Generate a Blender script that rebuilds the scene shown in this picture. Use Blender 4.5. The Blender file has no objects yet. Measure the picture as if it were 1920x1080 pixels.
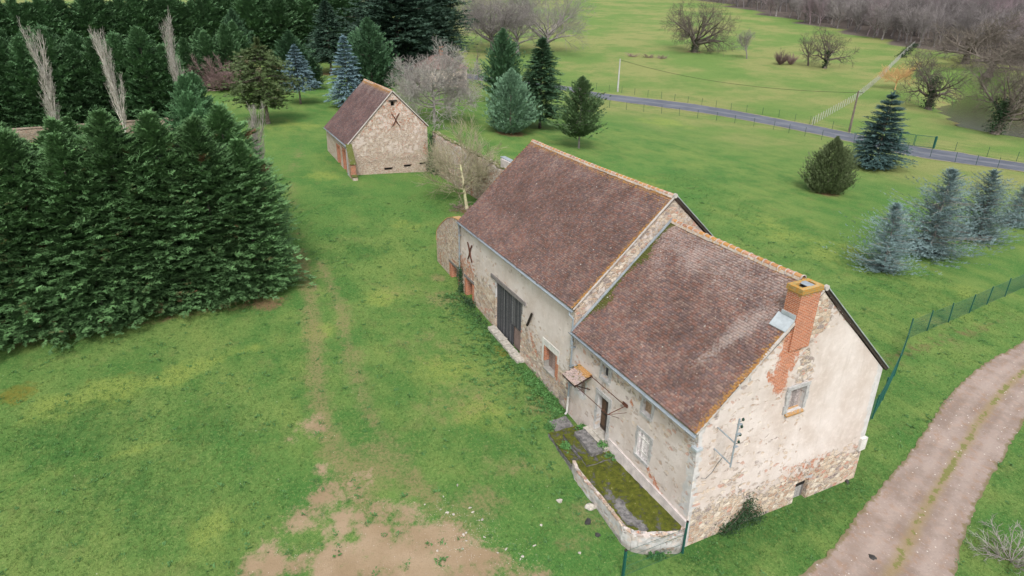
import bpy, bmesh, math, random
import numpy as np
from mathutils import Matrix, Vector
R = math.radians
random.seed(7); RNG = np.random.default_rng(7)
C = bpy.context.scene.collection
SC = bpy.context.scene

# ------------------------------------------------------------ camera, sky, sun, exposure
cam_d = bpy.data.cameras.new('camera'); cam = bpy.data.objects.new('camera', cam_d); C.objects.link(cam)
cam.matrix_world = Matrix(((0.447608,-0.374923,0.811837,14.7637),(0.894107,0.172619,-0.413249,-15.7345),(0.014798,0.910843,0.412487,21.0968),(0,0,0,1)))
cam_d.sensor_width = 36; cam_d.lens = 22.260; cam_d.clip_start = 0.5; cam_d.clip_end = 4000
SC.camera = cam
SUN_EL, SUN_AZ = R(52), R(-25)      # azimuth of the sun measured from +x
w = bpy.data.worlds.new('World'); SC.world = w; w.use_nodes = True
nt = w.node_tree; bg = nt.nodes['Background']
sky = nt.nodes.new('ShaderNodeTexSky'); sky.sky_type = 'NISHITA'; sky.sun_disc = False
sky.sun_elevation = SUN_EL; sky.sun_rotation = math.pi/2 - SUN_AZ
sky.air_density = 1.0; sky.dust_density = 3.0; sky.ozone_density = 0.6
hs = nt.nodes.new('ShaderNodeHueSaturation'); hs.inputs['Saturation'].default_value = 0.22
nt.links.new(sky.outputs[0], hs.inputs['Color']); nt.links.new(hs.outputs[0], bg.inputs[0])
bg.inputs[1].default_value = 0.15
sd = bpy.data.lights.new('sun', 'SUN'); so = bpy.data.objects.new('sun', sd); C.objects.link(so)
sd.energy = 1.3; sd.angle = R(14); sd.color = (1, 0.975, 0.96)
so.rotation_euler = Vector((math.cos(SUN_AZ)*math.cos(SUN_EL), math.sin(SUN_AZ)*math.cos(SUN_EL), math.sin(SUN_EL))).to_track_quat('Z', 'Y').to_euler()
so.location = (0, 0, 60)
SC.view_settings.view_transform = 'Standard'; SC.view_settings.look = 'None'
SC.view_settings.gamma = 1; SC.view_settings.exposure = 0.92

# ------------------------------------------------------------ terrain height
def smv(a, b, x):
    t = np.clip((x-a)/(b-a), 0, 1); return t*t*(3-2*t)
def gz(x, y):
    x = np.asarray(x, float); y = np.asarray(y, float); xx = -x
    rise = np.where(xx > 0, 5.0*np.tanh(0.0152*np.maximum(xx, 0)), 0.035*xx)
    z = rise*(1-0.85*smv(14, 75, y)) - 0.8*smv(-0.25, 1.25, y/14.0) + 0.8*float(smv(-0.25, 1.25, 0))
    q = np.minimum(np.hypot(x-14.8, y+15.7), 620.0)-145
    return z+0.085*(q/2+np.sqrt(q*q/4+400))-0.22
def g1(x, y): return float(gz(x, y))

# ------------------------------------------------------------ node helper
class NT:
    def __init__(s, name, rough=0.85, spec=0.3):
        s.m = bpy.data.materials.new(name); s.m.use_nodes = True; s.t = s.m.node_tree
        s.b = s.t.nodes['Principled BSDF']; s.b.inputs['Roughness'].default_value = rough
        s.b.inputs['Specular IOR Level'].default_value = spec
        s._pos = None
    def new(s, k): return s.t.nodes.new(k)
    def put(s, sock, v):
        if isinstance(v, bpy.types.NodeSocket): s.t.links.new(v, sock)
        elif isinstance(v, (tuple, list)):
            sock.default_value = tuple(v)+(1,) if len(v) == 3 and len(sock.default_value) == 4 else tuple(v)
        elif hasattr(sock.default_value, '__len__'): sock.default_value = [v]*len(sock.default_value)
        else: sock.default_value = v
    def pos(s):
        if s._pos is None: s._pos = s.new('ShaderNodeNewGeometry').outputs['Position']
        return s._pos
    def obj(s): return s.new('ShaderNodeTexCoord').outputs['Object']
    def M(s, op, a, b=0.0, c=0.0, clamp=False):
        n = s.new('ShaderNodeMath'); n.operation = op; n.use_clamp = clamp
        s.put(n.inputs[0], a); s.put(n.inputs[1], b); s.put(n.inputs[2], c); return n.outputs[0]
    def add(s, a, b): return s.M('ADD', a, b)
    def mul(s, a, b): return s.M('MULTIPLY', a, b)
    def vscale(s, v, sc):
        n = s.new('ShaderNodeVectorMath'); n.operation = 'MULTIPLY'; s.put(n.inputs[0], v); n.inputs[1].default_value = sc; return n.outputs[0]
    def vadd(s, v, u):
        n = s.new('ShaderNodeVectorMath'); n.operation = 'ADD'; s.put(n.inputs[0], v); s.put(n.inputs[1], u); return n.outputs[0]
    def noise(s, scale, detail=3, rough=0.55, v=None, dist=0.0, col=False):
        n = s.new('ShaderNodeTexNoise'); s.put(n.inputs['Vector'], v if v is not None else s.pos())
        n.inputs['Scale'].default_value = scale; n.inputs['Detail'].default_value = detail
        n.inputs['Roughness'].default_value = rough; n.inputs['Distortion'].default_value = dist
        return n.outputs['Color' if col else 'Fac']
    def vor(s, scale, v=None, feat='F1', rnd=1.0):
        n = s.new('ShaderNodeTexVoronoi'); n.feature = feat; s.put(n.inputs['Vector'], v if v is not None else s.pos())
        n.inputs['Scale'].default_value = scale; n.inputs['Randomness'].default_value = rnd; return n
    def ss(s, x, a, b, lo=0.0, hi=1.0):
        n = s.new('ShaderNodeMapRange'); n.interpolation_type = 'SMOOTHSTEP'; s.put(n.inputs['Value'], x)
        n.inputs['From Min'].default_value = a; n.inputs['From Max'].default_value = b
        n.inputs['To Min'].default_value = lo; n.inputs['To Max'].default_value = hi; return n.outputs[0]
    def mix(s, f, a, b):
        n = s.new('ShaderNodeMix'); n.data_type = 'RGBA'; s.put(n.inputs['Factor'], f)
        s.put(n.inputs['A'] if False else n.inputs[6], a); s.put(n.inputs[7], b); return n.outputs[2]
    def ramp(s, f, stops, const=False):
        n = s.new('ShaderNodeValToRGB'); s.put(n.inputs[0], f); e = n.color_ramp.elements
        if const: n.color_ramp.interpolation = 'CONSTANT'
        while len(e) < len(stops): e.new(0.5)
        for i, (p, c) in enumerate(stops): e[i].position = p; e[i].color = tuple(c)+(1,)
        return n.outputs[0]
    def attr(s, name, fac=True):
        n = s.new('ShaderNodeAttribute'); n.attribute_name = name; return n.outputs['Fac' if fac else 'Color']
    def sep(s, v):
        n = s.new('ShaderNodeSeparateXYZ'); s.put(n.inputs[0], v); return n.outputs
    def comb(s, x, y, z):
        n = s.new('ShaderNodeCombineXYZ'); s.put(n.inputs[0], x); s.put(n.inputs[1], y); s.put(n.inputs[2], z); return n.outputs[0]
    def rnd(s): return s.new('ShaderNodeObjectInfo').outputs['Random']
    def hsv(s, c, h=0.5, sat=1.0, v=1.0):
        n = s.new('ShaderNodeHueSaturation'); s.put(n.inputs['Color'], c); s.put(n.inputs['Hue'], h); s.put(n.inputs['Saturation'], sat); s.put(n.inputs['Value'], v); return n.outputs[0]
    def bump(s, h, dist=0.02, strength=1.0):
        n = s.new('ShaderNodeBump'); s.put(n.inputs['Height'], h); n.inputs['Distance'].default_value = dist
        n.inputs['Strength'].default_value = strength; s.t.links.new(n.outputs[0], s.b.inputs['Normal'])
    def out(s, col): s.put(s.b.inputs['Base Color'], col); return s.m

MT = {}
def simple(name, col, rough=0.7, var=0.15, scale=3.0, metal=0.0, bump=0.004, col2=None):
    n = NT(name, rough); n.b.inputs['Metallic'].default_value = metal
    a = tuple(c*(1-var*1.5) for c in col) if col2 is None else col2
    f = n.noise(scale, 6, 0.65)
    c = n.mix(n.ss(f, 0.3, 0.7), a, col)
    fine = n.noise(scale*9, 3, 0.6)
    c = n.mix(n.ss(fine, 0.35, 0.8, 0, 0.35), c, tuple(x*0.6 for x in col))
    if bump: n.bump(fine, bump)
    MT[name] = n.out(c); return MT[name]
simple('zinc', (0.30, 0.34, 0.37), 0.5, 0.2, 2, 0.2)
simple('zinc_light', (0.42, 0.46, 0.48), 0.55, 0.2, 2, 0.1)
simple('white_paint', (0.62, 0.60, 0.56), 0.6, 0.2, 4)
simple('rust', (0.12, 0.045, 0.028), 0.85, 0.4, 5)
simple('dark_iron', (0.035, 0.025, 0.02), 0.8, 0.3, 5)
simple('dark_void', (0.012, 0.011, 0.01), 0.9, 0.1, 5)
simple('dark_wood', (0.05, 0.038, 0.03), 0.8, 0.4, 4)
simple('mortar', (0.46, 0.42, 0.38), 0.9, 0.2, 4, 0, 0.01)
simple('granite', (0.43, 0.42, 0.41), 0.85, 0.25, 6, 0, 0.008)
simple('concrete', (0.34, 0.32, 0.29), 0.85, 0.25, 3, 0, 0.004)
simple('green_paint', (0.012, 0.085, 0.068), 0.4, 0.15, 6, 0, 0)
simple('grey_wood', (0.20, 0.18, 0.17), 0.8, 0.3, 9, 0, 0.003)
simple('pale_stone', (0.48, 0.44, 0.38), 0.9, 0.3, 5, 0, 0.02)
simple('dark_stone', (0.05, 0.048, 0.045), 0.8, 0.3, 5, 0, 0.02)
simple('porcelain', (0.02, 0.05, 0.035), 0.25, 0.2, 5, 0, 0)
simple('wire', (0.12, 0.13, 0.13), 0.5, 0.1, 5, 0, 0)
simple('pale_post', (0.45, 0.44, 0.42), 0.8, 0.2, 5, 0, 0)
simple('glass_dark', (0.02, 0.024, 0.028), 0.12, 0.1, 5, 0, 0)

def m_attr(name, rough=0.8, var=0.3, scale=8, bump=0.006):
    n = NT(name, rough); c = n.attr('Col', False); f = n.noise(scale, 5, 0.65)
    c = n.hsv(c, 0.5, 1.0, n.ss(f, 0.25, 0.75, 1-var, 1+var))
    if bump: n.bump(n.noise(scale*3, 3), bump)
    MT[name] = n.out(c); return MT[name]
m_attr('painted_attr', 0.75, 0.25, 7, 0.003)
m_attr('weathered_wood', 0.8, 0.5, 14, 0.006)

# --- brick colour as a function of world position (works on faces along x and on faces along y)
def brick_nodes(n):
    p = n.sep(n.pos()); u = n.add(p[0], p[1])
    v = n.comb(u, p[2], 0.0)
    v = n.vadd(v, n.vscale(n.noise(1.3, 2, col=True), (0.05, 0.03, 0.0)))
    b = n.new('ShaderNodeTexBrick'); n.put(b.inputs['Vector'], v)
    b.inputs['Scale'].default_value = 1.0; b.inputs['Brick Width'].default_value = 0.24; b.inputs['Row Height'].default_value = 0.075
    b.inputs['Mortar Size'].default_value = 0.008; b.inputs['Mortar Smooth'].default_value = 0.3
    b.inputs['Color1'].default_value = (0.42, 0.13, 0.06, 1); b.inputs['Color2'].default_value = (0.27, 0.085, 0.045, 1)
    b.inputs['Mortar'].default_value = (0.55, 0.45, 0.36, 1)
    c = n.mix(n.ss(n.noise(9, 4), 0.35, 0.7, 0, 0.35), b.outputs['Color'], (0.45, 0.2, 0.1))
    return c, b.outputs['Fac']

def m_wall(name, plaster=(0.55, 0.49, 0.455), plaster2=(0.45, 0.38, 0.335), bias=0.0, stones=None, mortar=(0.50, 0.42, 0.34), scale=3.3, rb=0.0):
    n = NT(name, 0.92, 0.2)
    P = n.vadd(n.pos(), n.vscale(n.noise(2.2, 3, col=True), (0.16, 0.16, 0.10)))
    S = n.vscale(P, (1, 1, 1.75))
    v = n.vor(scale, S); e = n.vor(scale, S, 'DISTANCE_TO_EDGE').outputs['Distance']
    rc = n.sep(v.outputs['Color'])
    stones = stones or [(0, (0.30, 0.19, 0.12)), (0.2, (0.38, 0.27, 0.18)), (0.4, (0.26, 0.20, 0.16)), (0.55, (0.45, 0.34, 0.24)), (0.7, (0.36, 0.17, 0.11)), (0.82, (0.50, 0.42, 0.33)), (0.93, (0.22, 0.17, 0.15))]
    sc = n.ramp(rc[0], stones, True)
    sc = n.hsv(sc, 0.5, 0.85, n.ss(n.noise(14, 5, 0.7), 0.25, 0.75, 0.8, 1.5))
    ed = n.ss(e, 0.03, 0.09)
    stone = n.mix(ed, mortar, sc)
    stone = n.mix(n.ss(n.noise(5, 4), 0.5, 0.62, 0, 0.55), stone, mortar)
    big = n.noise(0.55, 6, 0.6); mid = n.noise(2.6, 7, 0.7); fine = n.noise(16, 5, 0.7)
    pl = n.mix(n.ss(big, 0.32, 0.68), plaster2, plaster)
    pl = n.mix(n.ss(mid, 0.45, 0.75, 0, 0.5), pl, tuple(min(1, c*1.22) for c in plaster))
    str_ = n.noise(1.0, 5, 0.6, n.vscale(n.pos(), (2.6, 2.6, 0.35)))
    pl = n.mix(n.ss(str_, 0.52, 0.8, 0, 0.45), pl, (0.38, 0.33, 0.285))
    pl = n.mix(n.ss(fine, 0.56, 0.72, 0, 0.5), pl, (0.38, 0.29, 0.22))
    grey = n.mix(n.ss(n.noise(3, 5), 0.35, 0.65), (0.38, 0.375, 0.37), (0.50, 0.49, 0.48))
    gm = n.ss(n.add(n.attr('grey'), n.mul(n.add(mid, -0.5), 1.6)), 0.42, 0.5)
    pl = n.mix(n.mul(gm, 0.85), pl, grey)
    # where the render has fallen off
    m = n.add(n.add(n.mul(mid, 0.9), n.mul(big, 0.55)), n.add(n.attr('stone'), bias))
    m = n.add(m, n.mul(n.add(fine, -0.5), 0.35))
    mm = n.ss(m, 0.985, 1.04)
    # single stones showing through
    single = n.mul(n.ss(rc[1], 0.58, 0.60), n.mul(n.ss(e, 0.05, 0.12), n.ss(n.add(n.add(mid, n.mul(n.attr('stone'), 0.6)), rb), 0.5, 0.56)))
    mm = n.M('MAXIMUM', mm, n.mul(single, 0.72))
    col = n.mix(mm, pl, stone)
    bc, bf = brick_nodes(n)
    bm = n.ss(n.add(n.attr('brick'), n.mul(n.add(n.noise(5, 6, 0.75), -0.5), 2.6)), 0.45, 0.60)
    col = n.mix(bm, col, bc)
    dm = n.ss(n.add(n.attr('dirt'), n.mul(n.add(mid, -0.5), 1.0)), 0.3, 0.9)
    col = n.mix(n.mul(dm, 0.7), col, (0.15, 0.12, 0.085))
    h = n.add(n.mul(mm, n.mul(ed, 0.8)), n.add(n.mul(n.M('SUBTRACT', 1.0, mm), 1.1), n.mul(fine, 0.35)))
    h = n.add(h, n.mul(mid, 0.5))
    n.bump(h, 0.055, 1.0)
    MT[name] = n.out(col); return MT[name]
m_wall('house_render')
m_wall('barn_render', bias=0.03)
m_wall('rubble', bias=0.22, rb=0.1, scale=4.2)
m_wall('old_barn_stone', plaster=(0.52, 0.44, 0.36), bias=0.14, scale=6.2, mortar=(0.48, 0.40, 0.33),
       stones=[(0, (0.36, 0.26, 0.18)), (0.25, (0.42, 0.32, 0.23)), (0.45, (0.30, 0.20, 0.15)), (0.6, (0.48, 0.38, 0.28)), (0.75, (0.40, 0.20, 0.14)), (0.86, (0.52, 0.44, 0.35)), (0.95, (0.24, 0.18, 0.15))])
def m_brick():
    n = NT('brick', 0.9, 0.2); c, f = brick_nodes(n)
    l = n.ss(n.add(n.attr('lichen'), n.mul(n.add(n.noise(6, 6, 0.7), -0.5), 1.3)), 0.45, 0.62)
    c = n.mix(n.mul(l, 0.85), c, n.mix(n.ss(n.noise(12, 4), .4, .6), (0.40, 0.20, 0.03), (0.26, 0.22, 0.08)))
    c = n.mix(n.ss(n.noise(4, 5), 0.56, 0.75, 0, 0.5), c, (0.5, 0.3, 0.2))
    n.bump(n.M('SUBTRACT', 1.0, f), 0.012); MT['brick'] = n.out(c)
m_brick()
def m_tiles():
    n = NT('roof_tiles', 0.9, 0.15); c = n.attr('Col', False); m = n.sep(n.attr('M', False))
    f = n.noise(11, 5, 0.7); big = n.noise(0.7, 5, 0.6); mid = n.noise(3.2, 5, 0.65)
    c = n.hsv(c, 0.5, 1.0, n.ss(f, 0.25, 0.75, 0.8, 1.22))
    c = n.hsv(c, 0.5, 1.0, n.ss(big, 0.3, 0.7, 0.82, 1.2))
    # pale crust lichen and weathering
    pf = n.ss(n.add(n.mul(m[2], 0.5), n.add(n.mul(big, 0.4), n.mul(n.noise(9, 4, 0.75), 0.8))), 0.84, 1.0, 0, 0.55)
    c = n.mix(pf, c, (0.38, 0.32, 0.29))
    og = n.ss(n.add(m[0], n.mul(n.add(n.noise(7, 6, 0.75), -0.5), 1.5)), 0.46, 0.62)
    c = n.mix(n.mul(og, 0.85), c, n.mix(n.noise(22, 2), (0.42, 0.20, 0.035), (0.33, 0.18, 0.07)))
    ms = n.ss(n.add(m[1], n.mul(n.add(n.noise(4.5, 6, 0.75), -0.5), 1.5)), 0.48, 0.6)
    c = n.mix(n.mul(ms, 0.92), c, n.mix(n.noise(14, 3), (0.045, 0.06, 0.012), (0.11, 0.12, 0.025)))
    # white lichen dots of mixed size
    for s, th, k in ((3.1, 0.115, 0.90), (6.5, 0.15, 0.93), (14.0, 0.26, 0.92)):
        v = n.vor(s, n.pos()); r = n.sep(v.outputs['Color'])
        d = n.mul(n.ss(v.outputs['Distance'], th, th*0.8), n.ss(r[0], k, k+0.01))
        c = n.mix(n.mul(d, 0.85), c, (0.58, 0.56, 0.50))
    n.bump(f, 0.006); MT['roof_tiles'] = n.out(c)
m_tiles()

def m_leaf(name, dark, light, tip=None, hue=0.0, br=0.0, rough=0.65, brown=0.0, browncol=(0.12, 0.06, 0.03)):
    n = NT(name, rough, 0.25); t = n.attr('tint'); tp = n.attr('tip')
    c = n.mix(t, dark, light)
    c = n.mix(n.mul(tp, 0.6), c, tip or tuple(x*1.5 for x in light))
    if brown: c = n.mix(n.ss(n.noise(0.55, 3, 0.6, n.obj()), 0.72-brown, 0.80-brown*0.6), c, browncol)
    c = n.hsv(c, 0.5, 1.0, n.ss(n.rnd(), 0, 1, 0.85, 1.18))
    MT[name] = n.out(c); return MT[name]
def m_bark(name, a, b, lich=(0.34, 0.35, 0.28), k=0.4):
    n = NT(name, 0.9, 0.15); f = n.noise(3, 5, 0.65)
    c = n.mix(n.ss(f, 0.35, 0.65), a, b)
    c = n.mix(n.ss(n.noise(1.1, 4, 0.7), 0.5, 0.62, 0, k), c, lich)
    c = n.hsv(c, 0.5, 1.0, n.ss(n.rnd(), 0, 1, 0.75, 1.25))
    MT[name] = n.out(c); return MT[name]
m_bark('bark', (0.09, 0.07, 0.055), (0.17, 0.14, 0.12))
m_bark('bark_grey', (0.16, 0.14, 0.13), (0.25, 0.23, 0.21), (0.31, 0.33, 0.28), 0.55)
m_bark('bark_oak', (0.085, 0.07, 0.058), (0.15, 0.125, 0.105), (0.20, 0.20, 0.155), 0.35)
m_bark('bark_far', (0.13, 0.115, 0.115), (0.23, 0.205, 0.20), (0.22, 0.22, 0.17), 0.3)
m_bark('bark_purple', (0.15, 0.115, 0.12), (0.23, 0.18, 0.19), (0.2, 0.15, 0.15), 0.3)
m_bark('bark_poplar', (0.26, 0.235, 0.20), (0.40, 0.37, 0.33), (0.42, 0.41, 0.37), 0.5)
m_bark('bark_red', (0.17, 0.115, 0.11), (0.25, 0.175, 0.165), (0.2, 0.16, 0.14), 0.2)
m_bark('bark_gold', (0.34, 0.20, 0.09), (0.48, 0.30, 0.14), (0.35, 0.26, 0.14), 0.2)
m_bark('bark_lichen', (0.26, 0.225, 0.15), (0.40, 0.36, 0.24), (0.36, 0.37, 0.20), 0.7)
m_leaf('leaf_cypress', (0.046, 0.108, 0.038), (0.088, 0.178, 0.062), (0.125, 0.235, 0.090), brown=0.10)
m_leaf('leaf_cypress_light', (0.036, 0.10, 0.04), (0.075, 0.17, 0.07), (0.12, 0.24, 0.10))
m_leaf('leaf_cypress_far', (0.040, 0.098, 0.040), (0.074, 0.150, 0.060), (0.105, 0.195, 0.085))
m_leaf('leaf_dark', (0.020, 0.046, 0.030), (0.038, 0.074, 0.048), (0.055, 0.105, 0.066))
m_leaf('leaf_green', (0.022, 0.058, 0.028), (0.045, 0.10, 0.045), (0.075, 0.15, 0.07))
m_leaf('leaf_pine', (0.035, 0.055, 0.020), (0.065, 0.095, 0.034), (0.10, 0.145, 0.05), brown=0.14, browncol=(0.10, 0.07, 0.035))
m_leaf('leaf_pine_green', (0.035, 0.065, 0.025), (0.065, 0.115, 0.045), (0.10, 0.17, 0.065))
m_leaf('leaf_blue', (0.06, 0.105, 0.12), (0.12, 0.19, 0.21), (0.20, 0.30, 0.33))
m_leaf('leaf_cedar', (0.085, 0.135, 0.135), (0.155, 0.225, 0.225), (0.22, 0.30, 0.30))
m_leaf('leaf_spruce', (0.020, 0.045, 0.042), (0.045, 0.085, 0.082), (0.085, 0.15, 0.14))
m_leaf('leaf_silver', (0.045, 0.095, 0.055), (0.10, 0.185, 0.11), (0.19, 0.31, 0.19))
m_leaf('leaf_olive', (0.060, 0.085, 0.038), (0.105, 0.14, 0.062), (0.17, 0.215, 0.09))
m_leaf('leaf_ivy', (0.010, 0.028, 0.010), (0.028, 0.062, 0.024), (0.04, 0.09, 0.035))
m_leaf('leaf_weed', (0.04, 0.12, 0.03), (0.07, 0.17, 0.045), (0.10, 0.21, 0.06))
m_leaf('leaf_grass', (0.060, 0.115, 0.018), (0.11, 0.18, 0.03), (0.16, 0.24, 0.05))
m_leaf('leaf_weeping', (0.09, 0.10, 0.06), (0.16, 0.16, 0.11), (0.2, 0.2, 0.15))

# ------------------------------------------------------------ object helpers
def mesh(name, V, F, mat=None, face_attr=None, point_attr=None, smooth=False):
    me = bpy.data.meshes.new(name)
    if isinstance(F, np.ndarray):
        V = np.asarray(V, np.float32); nf, k = F.shape
        me.vertices.add(len(V)); me.vertices.foreach_set('co', V.ravel())
        me.loops.add(nf*k); me.loops.foreach_set('vertex_index', F.astype(np.int32).ravel())
        me.polygons.add(nf); me.polygons.foreach_set('loop_start', np.arange(0, nf*k, k, dtype=np.int32))
        me.update(calc_edges=True)
    else:
        me.from_pydata([tuple(v) for v in V], [], F)
    for nm, dat in (face_attr or {}).items():
        dat = np.asarray(dat, np.float32)
        if dat.ndim == 1:
            a = me.attributes.new(nm, 'FLOAT', 'FACE'); a.data.foreach_set('value', dat)
        else:
            if dat.shape[1] == 3: dat = np.c_[dat, np.ones(len(dat), np.float32)]
            a = me.attributes.new(nm, 'FLOAT_COLOR', 'FACE'); a.data.foreach_set('color', dat.ravel())
    for nm, dat in (point_attr or {}).items():
        a = me.attributes.new(nm, 'FLOAT', 'POINT'); a.data.foreach_set('value', np.asarray(dat, np.float32))
    if smooth: me.polygons.foreach_set('use_smooth', [True]*len(me.polygons))
    if mat: me.materials.append(MT[mat] if isinstance(mat, str) else mat)
    return me
def link(name, me, parent=None, label=None):
    o = bpy.data.objects.new(name, me); C.objects.link(o)
    if parent: o.parent = parent
    if label: o['label'] = label
    return o
def tag(o, label, cat, group=None, kind=None):
    if label: o['label'] = label
    if cat: o['category'] = cat
    if group: o['group'] = group
    if kind: o['kind'] = kind
    return o
def thing(name, label, cat, loc=(0, 0, 0), rz=0.0, group=None, sc=1.0):
    o = bpy.data.objects.new(name, None); C.objects.link(o); o.location = loc; o.rotation_euler = (0, 0, rz)
    o.scale = (sc, sc, sc) if not hasattr(sc, '__len__') else sc
    o.empty_display_size = 0.3
    return tag(o, label, cat, group)

class MB:
    """collects simple solids into one mesh; every face may carry a colour"""
    def __init__(s): s.v = []; s.f = []; s.c = []
    def addv(s, vs, fs, col=(0.5, 0.5, 0.5)):
        b = len(s.v); s.v += [tuple(v) for v in vs]; s.f += [tuple(i+b for i in f) for f in fs]; s.c += [col]*len(fs)
    def box(s, a, b, col=(0.5, 0.5, 0.5), jit=0.0):
        x0, y0, z0 = a; x1, y1, z1 = b
        vs = [(x0, y0, z0), (x1, y0, z0), (x1, y1, z0), (x0, y1, z0), (x0, y0, z1), (x1, y0, z1), (x1, y1, z1), (x0, y1, z1)]
        if jit: vs = [tuple(c+random.uniform(-jit, jit) for c in v) for v in vs]
        s.addv(vs, [(0, 3, 2, 1), (4, 5, 6, 7), (0, 1, 5, 4), (1, 2, 6, 5), (2, 3, 7, 6), (3, 0, 4, 7)], col)
    def hexa(s, vs, col=(0.5, 0.5, 0.5)):
        s.addv(vs, [(0, 3, 2, 1), (4, 5, 6, 7), (0, 1, 5, 4), (1, 2, 6, 5), (2, 3, 7, 6), (3, 0, 4, 7)], col)
    def tube(s, pts, rad, n=6, col=(0.5, 0.5, 0.5), cap=True):
        pts = [Vector(p) for p in pts]; rs = rad if hasattr(rad, '__len__') else [rad]*len(pts)
        b = len(s.v); up = None
        for i, p in enumerate(pts):
            d = (pts[min(i+1, len(pts)-1)]-pts[max(i-1, 0)]).normalized()
            if up is None: up = d.orthogonal().normalized()
            up = (up-d*up.dot(d)); up = up.normalized() if up.length > 1e-5 else d.orthogonal().normalized()
            sd_ = d.cross(up)
            for k in range(n):
                a = 2*math.pi*k/n; q = p+(up*math.cos(a)+sd_*math.sin(a))*rs[i]; s.v.append(tuple(q))
        for i in range(len(pts)-1):
            for k in range(n):
                s.f.append((b+i*n+k, b+i*n+(k+1) % n, b+(i+1)*n+(k+1) % n, b+(i+1)*n+k)); s.c.append(col)
        if cap:
            s.f.append(tuple(b+k for k in reversed(range(n)))); s.f.append(tuple(b+(len(pts)-1)*n+k for k in range(n))); s.c += [col]*2
    def build(s, name, mat, parent=None, label=None, smooth=False, extra=None):
        fa = {'Col': np.array(s.c, np.float32)}
        if extra: fa.update(extra)
        me = mesh(name, s.v, s.f, mat, face_attr=fa, smooth=smooth)
        return link(name, me, parent, label)
def copy_tree(o, parent=None):
    c = o.copy(); C.objects.link(c)
    if parent: c.parent = parent
    for ch in [x for x in C.objects if x.parent == o]: copy_tree(ch, c)
    return c

# ------------------------------------------------------------ foliage and trees
def nrm(a): return a/np.maximum(np.linalg.norm(a, axis=-1, keepdims=True), 1e-6)
def sprays(P, D, L, n, rng, width=0.32, droop=0.15, lw=0.30, roll=0.5, tint=None):
    """fans of pointed leaflets along short twigs; returns verts, tris, tint, tip"""
    N = len(P); D = nrm(D); up = np.tile([0, 0, 1.0], (N, 1))
    S = nrm(np.cross(D, up)+rng.normal(0, 1e-3, (N, 3))); U = np.cross(S, D)
    ro = rng.normal(0, roll, N)[:, None]; S2 = S*np.cos(ro)+U*np.sin(ro)
    t = np.linspace(0.05, 0.95, n)[None, :, None]
    VV = []; tints = tint if tint is not None else rng.random(N)
    tips = []
    for sgn in (-1, 1):
        b = P[:, None]+D[:, None]*t*L[:, None, None]
        l = L[:, None, None]*width*(1.15-t*0.75)*rng.uniform(0.7, 1.25, (N, n, 1))
        dr = D[:, None]*0.75+S2[:, None]*sgn*rng.uniform(0.6, 1.0, (N, n, 1))+rng.normal(0, 0.22, (N, n, 3))
        dr[..., 2] -= droop
        tip = b+nrm(dr)*l
        wv = D[:, None]*l*lw + U[:, None]*l*0.1*rng.normal(0, 1, (N, n, 1))
        VV.append(np.stack([b-wv*0.5, b+wv, tip], 2))
    b = P+D*L[:, None]*0.7; tp = P+D*L[:, None]*1.12; tp[:, 2] -= droop*L*0.5
    wv = S2*L[:, None]*0.09
    VV.append(np.stack([b-wv, b+wv, tp], 1)[:, None])
    V = np.concatenate(VV, 1); m = V.shape[1]
    ti = np.repeat(tints, m*3); tp = np.tile([0.0, 0.15, 1.0], N*m)
    V = V.reshape(-1, 3); F = np.arange(len(V)).reshape(-1, 3)
    return V, F, ti, tp

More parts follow.
